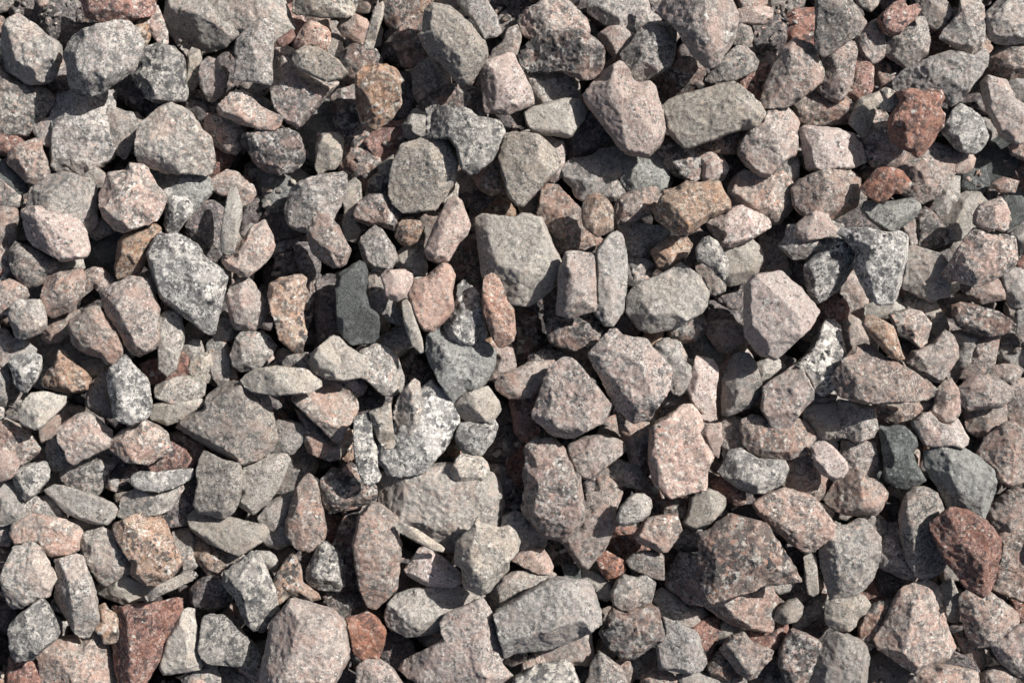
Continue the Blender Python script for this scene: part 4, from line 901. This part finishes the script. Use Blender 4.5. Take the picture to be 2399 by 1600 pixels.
p2|large pink brown flat stone under a grey one|10,33 18,31 26,28 36,29 46,31 54,34 60,37 63,41 62,48 60,54 56,57 48,58 40,59 35,54 30,50 20,51 12,50 8,42|
g3|large grey five sided stone with clean edges|10,52 18,51 26,49 30,52 34,58 38,64 42,72 43,77 40,84 37,91 30,92 24,96 16,100 9,100 5,96 3,88 1,80 1,75 5,66|
g3|long grey stone with a dark left face and a rounded end|42,62 50,59 58,58 64,60 67,66 69,74 72,82 74,90 75,98 76,108 73,114 70,118 66,124 60,122 54,116 50,108 46,102 42,96 38,92 41,84 43,77|48,62 56,88 1.1;56,88 62,122 1.1
w3|pale grey white stone with a chipped lower edge|16,103 22,98 28,94 33,91 37,96 40,102 44,110 46,116 44,122 40,126 34,130 28,135 24,139 18,140 12,140 9,134 8,126 7,118 8,112|
p1|large brownish grey round stone cut by the lower edge|32,134 38,128 44,124 54,122 64,124 70,119 76,120 80,126 82,132 85,140 87,150 87,164 60,172 40,166 34,150|
r1|brick red stone cut by the bottom edge|8,138 14,142 22,141 27,137 30,146 34,156 38,166 4,166 6,150|
r2|largest dark red stone with an orange crust along its top|84,99 92,97 100,96 108,94 118,93 126,92 134,91 139,92 140,98 139,104 134,112 130,118 126,124 124,134 120,142 116,150 110,160 100,166 90,164 87,150 85,138 83,128 92,112|102,102 104,150 1.1;94,98 138,94 .8
t2|grey tan tall tapered stone|140,102 144,100 148,101 150,108 151,116 152,126 153,138 154,146 146,148 136,149 126,150 123,145 124,138 128,124 134,112|148,102 152,146 -.3
w2|white stone with a bluish shaded right part|156,106 162,104 166,106 170,105 177,108 183,114 190,122 197,130 198,138 194,146 184,145 172,143 160,140 155,136 153,130 153,122 154,114|
w3|large white grey stone with a dark sharp right face|172,72 178,66 186,60 192,56 198,56 202,62 204,70 208,80 212,88 213,96 210,104 206,112 202,118 194,116 188,110 184,102 180,92 174,86 170,80|
g2|grey and pinkish oval stone|63,42 70,40 78,39 86,42 92,50 96,56 100,62 102,68 99,72 94,75 86,78 80,82 76,80 72,72 68,64 64,56 62,48|68,58 82,80 .6
o3|big orange pink coarse stone with a dark crystal hollow|84,37 92,32 102,28 110,27 118,26 122,30 127,36 131,44 133,50 136,56 139,60 140,64 137,70 132,76 126,80 120,82 114,82 106,78 100,74 102,66 98,58 94,52 88,44|102,30 98,56 .9
t4|thin pale rod shaped stone lying slantwise|110,91 114,87 120,82 128,78 136,74 144,71 149,72 151,75 146,79 138,83 130,87 122,90 116,94 111,95|
t1|brown stone with a speckled lower edge and shaded right tip|74,84 82,82 90,78 98,75 108,79 114,82 118,84 112,90 104,93 96,95 88,92 80,90 74,87|
o2|small knobby peach stone|76,98 80,96 83,101 88,104 91,108 90,113 92,120 91,123 86,126 80,126 78,120 74,116 76,108|
m1|smooth dark grey pebble in shade|147,86 152,80 160,76 168,76 172,82 176,90 174,96 166,99 158,98 150,98 147,93|
o1|coarse peach and brown stone beneath a pale one|146,44 150,45 156,48 164,50 172,55 174,62 171,68 167,73 160,72 155,66 150,60 146,54|148,50 158,70 .6
t2|cream flat oblong stone with a pointed right end|144,30 148,25 154,24 162,26 170,28 178,31 188,34 196,34 202,36 206,41 202,47 196,52 188,57 184,59 176,56 168,52 160,49 152,44 146,38|148,36 184,57 .8
g1|grey stone in shade at a gap|50,32 60,33 70,36 78,38 72,41 64,40 58,36|
g1|grey chip cut by the left edge|-4,36 6,34 9,36 10,46 6,50 -4,50|
g1|dark stone|132,42 142,40 146,46 146,58 150,66 144,70 138,76 140,64 136,54|
m0|dark mauve stone cut by the left edge|-4,100 6,100 8,106 6,114 -4,116|
m0|dark stone in shade|140,84 146,86 148,98 140,92|
t1|small tan chip|174,56 182,58 186,60 178,65 173,68|
g1|small grey stone|148,148 154,147 160,146 164,156 160,166 146,166 140,154|
g0|grey stone in the shade at the bottom edge|165,156 172,148 182,145 194,148 204,156 204,166 164,166|
m0|dark stone deep in a gap|146,104 152,100 160,102 156,106 154,110|
o1|tiny orange edge stone|-4,148 2,150 4,160 -4,164|
m0|dark stone in a gap at the left edge|-4,52 6,56 4,66 0,74 -4,76|
T 1 3
p4|largest block stone of pink and grey with a pale top at the bottom edge|72,94 76,90 82,90 88,93 96,95 104,98 110,101 115,105 117,108 120,118 121,128 121,136 118,142 114,148 110,154 106,164 80,168 54,168 50,160 52,146 54,134 56,122 60,110 66,102|70,96 66,158 1.2;68,132 110,108 .15
o2|orange pink peaked stone with a pale right foot|76,58 79,60 82,66 83,74 84,80 90,84 96,88 98,92 90,94 82,90 74,90 66,97 62,94 59,88 62,82 64,74 70,66|
w2|rounded pale stone speckled grey and pink|98,50 103,49 108,53 114,58 117,66 117,74 116,82 112,86 104,84 96,84 90,81 87,77 88,70 92,60|90,66 98,84 .7
p3|tall coarse brown stone with a broken dark face|128,28 134,23 137,18 144,19 152,24 158,30 157,36 158,46 161,52 159,64 158,76 156,86 152,92 146,97 140,101 134,98 131,91 128,84 128,74 126,64 124,58 123,52 126,42|142,44 152,84 .4;128,60 134,94 .6
t4|slim pale splinter lying on a large white stone|155,37 160,34 166,36 172,39 178,43 184,47 190,51 193,54 192,57 186,56 178,52 170,48 162,44 157,41|
k2|small pink wedge with a shaded left end|170,60 174,54 178,53 186,57 192,61 198,66 204,72 206,80 200,83 190,83 180,82 172,78 166,74 163,70|176,54 170,78 .8
t2|oblong tan stone with its lower part in shadow|150,96 156,90 166,86 176,84 188,82 198,82 208,86 214,92 213,100 204,106 196,112 186,118 174,120 164,121 156,118 150,113 148,106|
s1|small grey bar stone|102,95 110,91 118,90 126,89 130,94 132,100 126,104 118,106 112,102 104,98|
x2|rusty brown and orange rough stone|118,107 126,105 134,103 140,106 144,111 148,117 147,124 145,132 142,138 136,136 130,138 124,134 122,126 121,116|
p2|pinkish stone cut by the bottom edge|126,145 132,138 138,136 146,140 152,144 156,150 162,158 158,168 130,168 126,156|
p1|grey tapering stone|36,136 40,130 44,132 48,140 54,148 50,156 44,150 38,146|
g1|grey tan wedge with a shaded right edge|53,46 56,40 62,34 68,26 76,14 80,14 74,22 73,30 74,40 77,48 72,50 66,52 58,50|66,28 70,50 -.3
s1|dark speckled blue grey stone standing upright|114,38 118,30 122,25 130,22 134,22 128,28 126,40 124,50 123,58 126,66 128,80 128,88 120,88 117,80 118,68 114,58 108,52 112,46|
t1|small pink tan stone in half shade|52,57 58,58 62,61 64,66 63,70 58,68 55,66|
r0|small dark brown pebble in shade|100,38 104,33 110,34 111,40 108,46 103,48 99,46|
m0|dark brown stone in a deep gap|148,122 156,122 164,128 166,136 158,142 152,142 148,136 146,130|
s1|small dark pebble|104,84 116,84 117,90 110,91 104,94 100,90|
m0|black shaded stone|56,66 62,70 64,76 60,84 57,76|
g1|grey shaded stone|10,134 16,140 18,150 24,158 16,164 8,156|
m0|grey stone in shade at the bottom edge|118,150 124,154 126,166 108,166 112,156|
m0|dark stone in shade|84,60 92,62 88,72 87,80 84,76|
m0|dark red stone in shade|152,64 160,58 166,62 164,72 170,80 160,86 154,88|
p0|dark stone in shade|66,56 74,58 76,62 66,66|
T 2 3
p3|broad flat pink stone shaped like a shoulder with a dark upper left edge|75,91 60,97 47,104 42,110 43,118 45,123 30,132 13,143 11,148 16,153 28,158 40,162 70,164 88,160 97,151 90,141 92,135 88,122 84,105 80,97|14,143 47,121 1.0
t4|peaked lumpy beige stone with a sharp crest and a crack near its foot|71,29 73,34 80,36 88,37 95,36 100,40 104,48 102,56 97,62 95,70 88,77 84,83 80,88 74,90 66,88 61,84 60,76 59,70 53,64 54,54 55,48 62,42 68,37|71,30 66,66 .8
g1|flat grey white stone beneath a peaked one|92,30 100,27 107,29 110,35 118,38 124,43 122,50 118,55 108,58 102,54 102,46 98,40 91,36|
k1|small pink triangular chip|97,62 105,57 113,55 120,55 124,61 127,68 127,72 118,71 108,67|
g1|long white grey bar stone in half shade|81,92 86,86 92,78 100,73 112,71 124,72 130,74 122,82 112,86 104,90 98,95 90,99 84,96|
g3|largest grey stone with a diagonal dark streak across it|83,103 92,98 102,90 112,83 124,77 134,75 146,77 154,78 160,84 164,92 166,100 166,112 160,114 150,122 140,126 128,130 114,131 102,133 92,138 90,128 86,115|84,108 152,79 .6
p2|black flecked pinkish stone shaped like a V|155,12 168,10 178,8 183,11 182,15 176,25 176,38 172,48 166,58 160,65 155,69 150,68 142,58 136,48 134,42 140,38 148,36 152,30 155,20|172,12 158,60 .3
x2|small bright orange red pebble|163,63 170,56 178,60 184,64 184,70 178,75 171,77 167,72|
t1|small slim tan stone in half shade|152,70 160,72 168,78 174,84 173,90 170,92 165,90 160,82 154,78|
d1|small dark flecked chip|137,66 150,68 153,77 140,74|
p1|red orange granite chunk beneath a large grey one|116,132 130,128 140,122 150,118 157,117 158,132 159,138 154,141 146,140 140,142 134,138 126,140|
p1|small pinkish tan stone at the bottom|108,142 116,134 122,137 126,141 118,148 106,150|
w2|black streaked white stone cut by the bottom edge|100,152 106,148 116,144 128,141 138,139 144,144 148,152 152,164 98,168|104,152 138,140 .8
g2|pale grey triangular stone cut by the bottom edge|157,152 160,140 164,132 168,134 175,140 182,146 186,156 190,168 150,168|163,134 157,158 1
t1|small pale tan corner stone at the bottom|88,142 97,151 92,156 84,162 84,150|
s1|small dark brown speckled stone|91,137 100,131 108,130 107,138 98,142 94,140|
m0|dusky stone in shade|118,50 128,44 136,54 144,64 132,62 124,58|
t1|small brown tan chip|60,86 68,87 76,90 64,98 60,95|
T 3 3
p3|small pale pink stone with a flat oval face|44,44 50,35 57,30 66,28 77,27 80,34 81,40 76,48 70,56 64,57 56,54 48,49|46,46 70,55 .6
g2|small pale grey cone shaped stone|38,63 44,58 52,56 62,56 66,60 67,68 67,77 60,76 52,72 42,68|42,60 62,74 .4
g2|knobbly grey stone with two lobes|27,88 32,78 36,74 42,76 47,77 50,75 56,74 60,80 58,88 57,96 50,96 46,98 40,101 34,100 29,96|
s2|large rough dark grey stone with a brownish underside|18,118 22,108 28,98 36,101 42,100 48,97 56,96 62,100 66,108 70,120 68,126 62,125 56,129 50,135 44,138 36,138 28,132 22,126|20,112 60,126 .3
p2|large flat mauve pink slab beneath a coarse black flecked stone|80,56 94,60 110,80 130,86 148,82 152,88 158,94 160,98 156,102 152,108 150,117 145,117 140,115 130,115 120,111 112,108 106,103 99,97 86,96 76,90 70,84 70,74 74,64|
q4|largest coarse pink stone densely flecked with black|93,41 100,40 106,36 112,29 118,26 125,27 132,30 140,32 147,35 152,42 158,52 164,62 170,70 174,75 174,79 168,80 158,81 146,82 136,85 124,88 112,93 102,96 97,92 94,84 95,70 93,56|96,90 170,80 .9
p2|large flat pinkish grey stone with five sides|135,19 142,14 150,12 160,8 170,10 180,13 186,20 192,27 196,34 194,42 188,48 180,55 175,56 165,50 155,42 148,35 140,28|142,31 176,55 .8
t2|thin upright grey tan rod|175,60 180,56 183,62 184,74 185,88 182,90 178,88 176,78|
g1|grey stone with its top right in shadow|59,90 66,86 74,92 84,98 96,102 104,108 97,111 88,113 78,114 68,110 62,100|
g2|large pinkish grey blunt stone|66,106 74,108 84,113 92,118 96,128 100,142 96,147 86,149 74,148 64,145 62,138 62,128 66,124 70,118|
r1|red flecked wedge stone|89,114 98,109 108,107 109,118 106,126 102,134 100,140 96,132 92,122|
t1|small greenish tan stone|108,114 116,110 124,111 128,115 118,122 108,126|
p2|large coarse reddish grey stone|110,130 118,121 128,118 134,126 142,130 150,132 148,138 142,144 138,152 132,154 124,148 118,140 112,134|
r1|small rough reddish stone with orange flecks|129,120 136,114 146,115 152,110 160,109 160,118 156,126 150,130 142,131 134,127|
t2|small cream grey pebble|154,101 162,94 168,92 173,98 172,104 168,109 160,111 152,109|154,104 170,108 .6
s2|coarse grey and peach stone with its right side in shade|155,132 160,122 164,115 170,116 178,120 188,128 184,138 180,148 176,160 164,164 160,152 156,144|
s1|small dark grey stone with pale edges|101,142 108,135 114,133 118,142 124,150 126,154 114,153 104,150|
g1|flat pale grey stone along the bottom edge|78,151 92,150 110,153 130,156 130,166 84,166|
p1|pinkish grey stone cut by the bottom edge|52,152 60,147 70,150 80,158 78,166 50,166|
g1|small grey block stone in half shade|79,42 86,36 94,40 94,54 84,54 76,52|
r0|dark red stone in shade|30,38 42,42 48,50 53,55 40,57 29,50|
t1|small brown stone with a pale top|148,83 160,79 168,79 162,85 155,87|
g0|grey stone in shade|160,88 170,79 177,79 178,88 170,92|
g0|slim dark grey stone|170,112 178,100 184,92 191,92 186,104 178,112 174,115|
m0|black stone in shade|176,118 186,108 194,104 198,114 190,128 182,124|
m0|dark stone in a deep gap|68,80 60,76 68,66 76,58 78,58 71,74|
p0|dark shaded stone at the bottom|140,150 150,140 156,146 160,158 146,164 136,160|
g0|dark shaded stone in a hole|40,140 52,136 62,132 60,142 52,148 42,148|
p1|small pink grey chip beside a pale triangular stone|30,140 38,138 41,146 40,156 36,152|
T 4 3
g2|large pale grey stone with its right third in shadow|47,40 54,36 62,36 68,32 74,32 80,37 85,44 84,56 84,66 80,76 74,84 68,90 56,92 48,93 46,84 44,74 40,64 41,52|50,42 46,88 .8
t2|small lumpy white and brown stone|44,96 50,90 58,89 66,89 74,90 78,97 74,103 69,106 66,112 62,116 54,116 47,113 44,108|62,90 58,114 -.3
g2|large rounded pale grey stone cut by the bottom edge|36,136 42,126 46,118 52,117 62,120 70,124 75,130 77,138 76,150 74,164 34,166 32,152|
p1|smooth grey mauve oval stone in half shade|86,44 92,36 98,36 101,44 104,56 110,66 114,72 110,76 104,75 96,70 86,66 83,60 85,50|
g2|grey oval stone with its lower part in shadow|106,12 112,7 122,8 130,12 132,20 134,26 134,40 134,54 136,66 133,72 122,77 112,74 107,64 103,52 101,40 100,30 104,22|
r4|largest smooth brick red stone, wedge shaped|138,22 146,22 154,24 160,28 168,33 174,40 178,46 179,56 177,64 174,74 172,84 168,90 164,92 158,90 152,85 146,76 140,68 134,60 130,50 124,40 124,34 130,29|134,42 162,90 1.0;130,30 156,25 .4
p1|dark brownish round stone cut by the right edge|167,26 174,18 182,12 190,9 202,10 202,40 190,42 180,42 172,38|
p1|large dark mauve stone cut by the right edge|176,44 182,40 202,36 202,96 190,92 180,88 172,84 174,72 178,60 180,50|
p2|dusky stone with a shaded left half and a pointed right end|146,90 152,86 158,88 166,88 171,88 178,94 186,98 192,104 193,110 188,116 180,123 170,128 160,129 154,122 150,112 147,102|172,88 158,128 -.4
p2|large dusky brown stone with a lit strip down its middle|96,94 102,84 112,80 122,78 130,82 133,92 134,104 138,112 142,122 143,130 138,138 130,140 120,146 112,149 104,144 94,138 84,130 82,124 86,112 92,104|112,92 98,138 .8
r0|dark red stone in shade|74,89 82,82 87,90 86,98 80,102 74,102 78,96|
s1|dark grey speckled slanting stone|71,112 74,104 84,97 94,93 93,100 88,110 84,118 80,128 76,134 72,126|
t1|slim beige upright stone in half shade|132,84 140,78 144,90 145,104 146,110 140,108 136,100 134,92|
g0|small grey chip in shade|134,64 142,68 145,75 136,74|
p1|pointed pinkish stone with a lit tip|144,120 152,118 158,127 163,130 165,142 164,147 158,142 152,134|
p2|pinkish grey stone cut by the right edge|170,128 180,122 190,114 202,108 202,160 192,152 186,146 178,140|
p2|flecked pale stone cut by the bottom edge|108,156 116,148 126,144 136,143 148,146 160,148 161,156 158,168 110,168|
m1|dark mauve stone in shade|128,142 142,133 156,140 162,149 146,147|
p1|dusky pink stone cut by the bottom edge|162,152 172,146 182,144 189,148 188,166 164,166|
g0|dark grey stone in shade|78,138 88,132 98,141 106,147 107,160 80,164 76,152|
m0|dark brown stone in a gap|86,68 96,71 108,77 104,86 96,90 88,84|
g1|small dark grey flat stone|70,30 82,28 88,33 90,40 85,45 78,38|
r0|dark red chip cut by the right edge|188,95 202,97 202,106 194,106|
m0|dark stone deep in a gap|92,24 98,10 106,10 102,24 100,38 94,38|
"""
# ------------------------------------------------------------------ read the survey of the stones
LEVEL_Z = {4: 0.011, 3: 0.001, 2: -0.007, 1: -0.017, 0: -0.032}
GROW = {4: 0.0003, 3: 0.0006, 2: 0.0010, 1: 0.0022, 0: 0.005}
rnd = random.Random(5)

def to_world(px, py, z):
    k = PX * (H_CAM - z) / H_CAM
    return ((px - 1199.5) * k, (800.0 - py) * k)

stones = []
tx = ty = 0.0
U = 600.0 / 196.0
for line in SURVEY.strip().splitlines():
    if line.startswith('T '):
        _, cx, cy = line.split()
        tx = [0, 450, 900, 1350, 1799][int(cx)]; ty = [0, 373, 746, 1120][int(cy)]
        continue
    code, look, pts, cuts = line.split('|')
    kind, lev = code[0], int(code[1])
    P = [tuple(float(v) for v in p.split(',')) for p in pts.split()]
    P = np.array([(tx + u * U, ty + v * U) for u, v in P])
    C = []
    for cstr in cuts.split(';'):
        if cstr.strip():
            p1, p2, sl_ = cstr.split()
            p1 = [float(v) for v in p1.split(',')]; p2 = [float(v) for v in p2.split(',')]
            C.append(((tx + p1[0] * U, ty + p1[1] * U), (tx + p2[0] * U, ty + p2[1] * U), float(sl_)))
    # size within the picture
    Pc = np.column_stack([np.clip(P[:, 0], 0, 2399), np.clip(P[:, 1], 0, 1600)])
    vis = abs(area(Pc)) * {4: 1.0, 3: 1.0, 2: 1.0, 1: 0.85, 0: 0.55}[lev]
    stones.append(dict(kind=kind, lev=lev, look=look.strip(), px=P, cuts=C, vis=vis, cen=Pc.mean(0)))
order = sorted(range(len(stones)), key=lambda i: -stones[i]['vis'])
big = set(order[:300])

# ------------------------------------------------------------------ labels: the look, then where it lies beside an unmistakable stone
MARKS = {
    'dark green black slab': 'the dark green slab', 'large white and black speckled stone shaped': 'the speckled egg shaped stone',
    'largest smooth brick red': 'the brick red wedge', 'large flat mauve pink slab': 'the flat mauve slab',
    'largest coarse pink stone densely': 'the coarse black flecked stone', 'dark slate stone with': 'the dark slate stone',
    'big smooth blue grey': 'the blue grey slate', 'bright salmon red lump': 'the salmon red lump',
    'rusty red craggy': 'the rusty craggy stone', 'long pale cream pebble': 'the long cream pebble',
    'smooth pale cream egg': 'the cream egg pebble', 'largest pink five sided': 'the five sided pink stone',
    'largest cream coloured round': 'the round cream stone', 'white crystalline stone speckled': 'the white crystalline stone',
    'largest square pale grey': 'the square grey stone', 'largest black and white crystalline': 'the black white crystalline stone',
    'grey green wedge stone': 'the grey green wedge', 'small orange red pyramid': 'the orange red pyramid',
    'largest dark red stone with an orange': 'the orange crusted red stone', 'huge pink and grey stone': 'the huge blotched stone',
    'salmon pink angular block': 'the salmon block', 'largest block stone of pink': 'the largest block stone',
    'largest white stone shaped like a heart': 'the white heart stone', 'dark red coarse stone cut by': 'the dark red top stone',
    'big orange pink coarse stone': 'the orange pink coarse stone', 'dark pink six sided': 'the dark six sided stone',
    'broad smooth pink stone lying': 'the broad smooth pink stone', 'big flat topped beige': 'the flat topped beige stone',
    'small bright orange red pebble': 'the bright orange pebble', 'large salmon pink stone with a ridge': 'the ridged salmon stone',
    'slender upright pale grey stone': 'the pale finger stone', 'largest grey and pink boulder': 'the bumpy boulder',
    'flat pink four sided': 'the flat four sided stone', 'largest grey stone with a diagonal': 'the dark streaked stone',
    'large rounded beige stone with a dark notch': 'the notched beige stone', 'pale grey white stone with a chipped': 'the chipped whitish stone',
    'large tall rounded sandy pink': 'the two lump sandy stone', 'smooth rose pink stone cut': 'the rose pink edge stone',
}
marks = []
for i, s in enumerate(stones):
    for k, v in MARKS.items():
        if s['look'].startswith(k): marks.append((i, v))
mark_ids = {i for i, _ in marks}

def rel(i, rank=0):
    c = stones[i]['cen']
    near = sorted((float(np.hypot(*(stones[j]['cen'] - c))), j, v) for j, v in marks if j != i)
    d, j, v = near[rank]
    dx, dy = c - stones[j]['cen']
    far = 'well ' if d > 420 else ''
    if abs(dx) > 2.2 * abs(dy): w = 'right of' if dx > 0 else 'left of'
    elif abs(dy) > 2.2 * abs(dx): w = 'below' if dy > 0 else 'above'
    else: w = ('below' if dy > 0 else 'above') + ' and ' + ('right of' if dx > 0 else 'left of')
    return far + w + ' ' + v

labels = {}
used = set()
look_count = {}
for i in big: look_count[stones[i]['look']] = look_count.get(stones[i]['look'], 0) + 1
for i in order[:300]:
    look = stones[i]['look'].replace(',', '')
    if i in mark_ids and look_count[stones[i]['look']] == 1:
        lab = look
    else:
        lab = None
        for rank in range(6):
            t = look + ', ' + rel(i, rank)
            if len(t.split()) > 16:
                if look_count[stones[i]['look']] == 1: t = look
                else: continue
            if t not in used: lab = t; break
        if lab is None: lab = look
    used.add(lab); labels[i] = lab

# ------------------------------------------------------------------ the stones
STEP = 0.00075
stuff_parts = []
big_verts = []
for idx, i in enumerate(order):
    s = stones[i]
    z = LEVEL_Z[s['lev']] + rnd.uniform(-0.0015, 0.0015)
    poly = np.array([to_world(x, y, z) for x, y in s['px']])
    if area(poly) < 0: poly = poly[::-1]
    poly = straighten(poly, 0.035 * math.sqrt(abs(area(poly))))
    poly = grow(poly, GROW[s['lev']])
    cuts = [(np.array(to_world(*p1, z)), np.array(to_world(*p2, z)), sl_) for p1, p2, sl_ in s['cuts']]
    rough = {'k': 0.8, 'd': 0.6, 't': 0.8, 'q': 1.1, 's': 1.3}.get(s['kind'], 1.0)
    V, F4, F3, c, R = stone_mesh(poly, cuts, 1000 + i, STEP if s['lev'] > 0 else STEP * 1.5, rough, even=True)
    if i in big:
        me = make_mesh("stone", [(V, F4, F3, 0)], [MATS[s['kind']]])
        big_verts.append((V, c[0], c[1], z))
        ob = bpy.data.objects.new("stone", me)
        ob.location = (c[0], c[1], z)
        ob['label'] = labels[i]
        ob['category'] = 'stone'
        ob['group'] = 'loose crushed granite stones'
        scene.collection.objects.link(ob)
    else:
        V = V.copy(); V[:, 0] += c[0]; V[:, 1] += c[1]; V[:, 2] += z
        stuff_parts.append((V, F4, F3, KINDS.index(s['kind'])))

# ------------------------------------------------------------------ gravel below and around the stones that were surveyed
def random_stone(x, y, z, size, step, kinds, chip=False):
    n = rnd.randint(4, 5) if chip else rnd.randint(5, 8)
    asp = rnd.uniform(0.35, 0.8) if chip else rnd.uniform(0.55, 1.0); rot = rnd.uniform(0, math.pi)
    pts = []
    for k in range(n):
        a_ = 2 * math.pi * (k + rnd.uniform(-0.3, 0.3)) / n
        r_ = size * rnd.uniform(0.8, 1.1)
        px_, py_ = r_ * math.cos(a_), r_ * math.sin(a_) * asp
        pts.append((x + px_ * math.cos(rot) - py_ * math.sin(rot), y + px_ * math.sin(rot) + py_ * math.cos(rot)))
    poly = np.array(pts)
    if area(poly) < 0: poly = poly[::-1]
    V, F4, F3, c, R = stone_mesh(poly, [], rnd.randrange(10 ** 8), step)
    V[:, 0] += c[0]; V[:, 1] += c[1]; V[:, 2] += z
    stuff_parts.append((V, F4, F3, KINDS.index(rnd.choice(kinds))))

hx, hy = 0.30, 0.20
y = -0.235
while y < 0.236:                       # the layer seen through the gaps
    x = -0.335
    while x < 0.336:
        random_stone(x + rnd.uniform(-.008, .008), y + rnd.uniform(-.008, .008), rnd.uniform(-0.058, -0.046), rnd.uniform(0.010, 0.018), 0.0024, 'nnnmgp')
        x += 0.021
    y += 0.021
y = -0.222
while y < 0.223:                       # stones half buried between the surveyed ones
    x = -0.322
    while x < 0.323:
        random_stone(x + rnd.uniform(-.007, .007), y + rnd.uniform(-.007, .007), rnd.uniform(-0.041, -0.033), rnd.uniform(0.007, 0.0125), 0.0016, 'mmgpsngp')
        x += 0.0165
    y += 0.0165
# grit and chips resting in the hollows
cell = 0.002
nx, ny = 350, 250
hm = np.full((nx, ny), -0.2)
def drop(V, ox=0.0, oy=0.0, oz=0.0):
    ix = ((V[:, 0] + ox) / cell + nx / 2).astype(int); iy = ((V[:, 1] + oy) / cell + ny / 2).astype(int)
    ok = (ix >= 0) & (ix < nx) & (iy >= 0) & (iy < ny)
    np.maximum.at(hm, (ix[ok], iy[ok]), V[ok, 2] + oz)
for V, F4, F3, k in stuff_parts: drop(V)
for V, ox, oy, oz in big_verts: drop(V, ox, oy, oz)
n_chip = 0
for _ in range(16000):
    xx, yy = rnd.uniform(-0.32, 0.32), rnd.uniform(-0.22, 0.22)
    ix, iy = int(xx / cell + nx / 2), int(yy / cell + ny / 2)
    nb = hm[ix - 1:ix + 2, iy - 1:iy + 2]
    if hm[ix, iy] > -0.02 or nb.max() - nb.min() > 0.02 or hm[ix, iy] < -0.1: continue
    sz = rnd.choice([0.0018, 0.0024, 0.003, 0.0042])
    random_stone(xx, yy, nb.max() * 0.5 + hm[ix, iy] * 0.5 + sz * 0.2, sz, sz * 0.7, 'mgpts', chip=True)
    n_chip += 1
    if n_chip > 350: break
def outside(x, y): return abs(x) > hx + 0.012 or abs(y) > hy + 0.012
y = -0.44
while y < 0.44:                        # the heap goes on beyond the picture
    x = -0.56
    while x < 0.56:
        xx, yy = x + rnd.uniform(-.008, .008), y + rnd.uniform(-.008, .008)
        if outside(xx, yy):
            random_stone(xx, yy, rnd.uniform(-0.024, -0.004), rnd.uniform(0.012, 0.024), 0.0038, 'gggppptwkos')
            random_stone(xx + .012, yy + .012, rnd.uniform(-0.05, -0.034), rnd.uniform(0.012, 0.02), 0.006, 'ggmpps')
        x += 0.029
    y += 0.029
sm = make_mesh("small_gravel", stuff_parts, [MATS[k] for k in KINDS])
so = bpy.data.objects.new("small_gravel", sm)
so['kind'] = 'stuff'
so['label'] = 'small gravel and stone chips filling the gaps between the larger stones'
scene.collection.objects.link(so)
print("parts", sum(len(a_[1]) * 2 + len(a_[2]) for a_ in stuff_parts), "chips", n_chip)
print("stones", len(stones), "tris", sum(sum(len(p_.vertices) - 2 for p_ in o.data.polygons) for o in bpy.data.objects if o.type == 'MESH'))
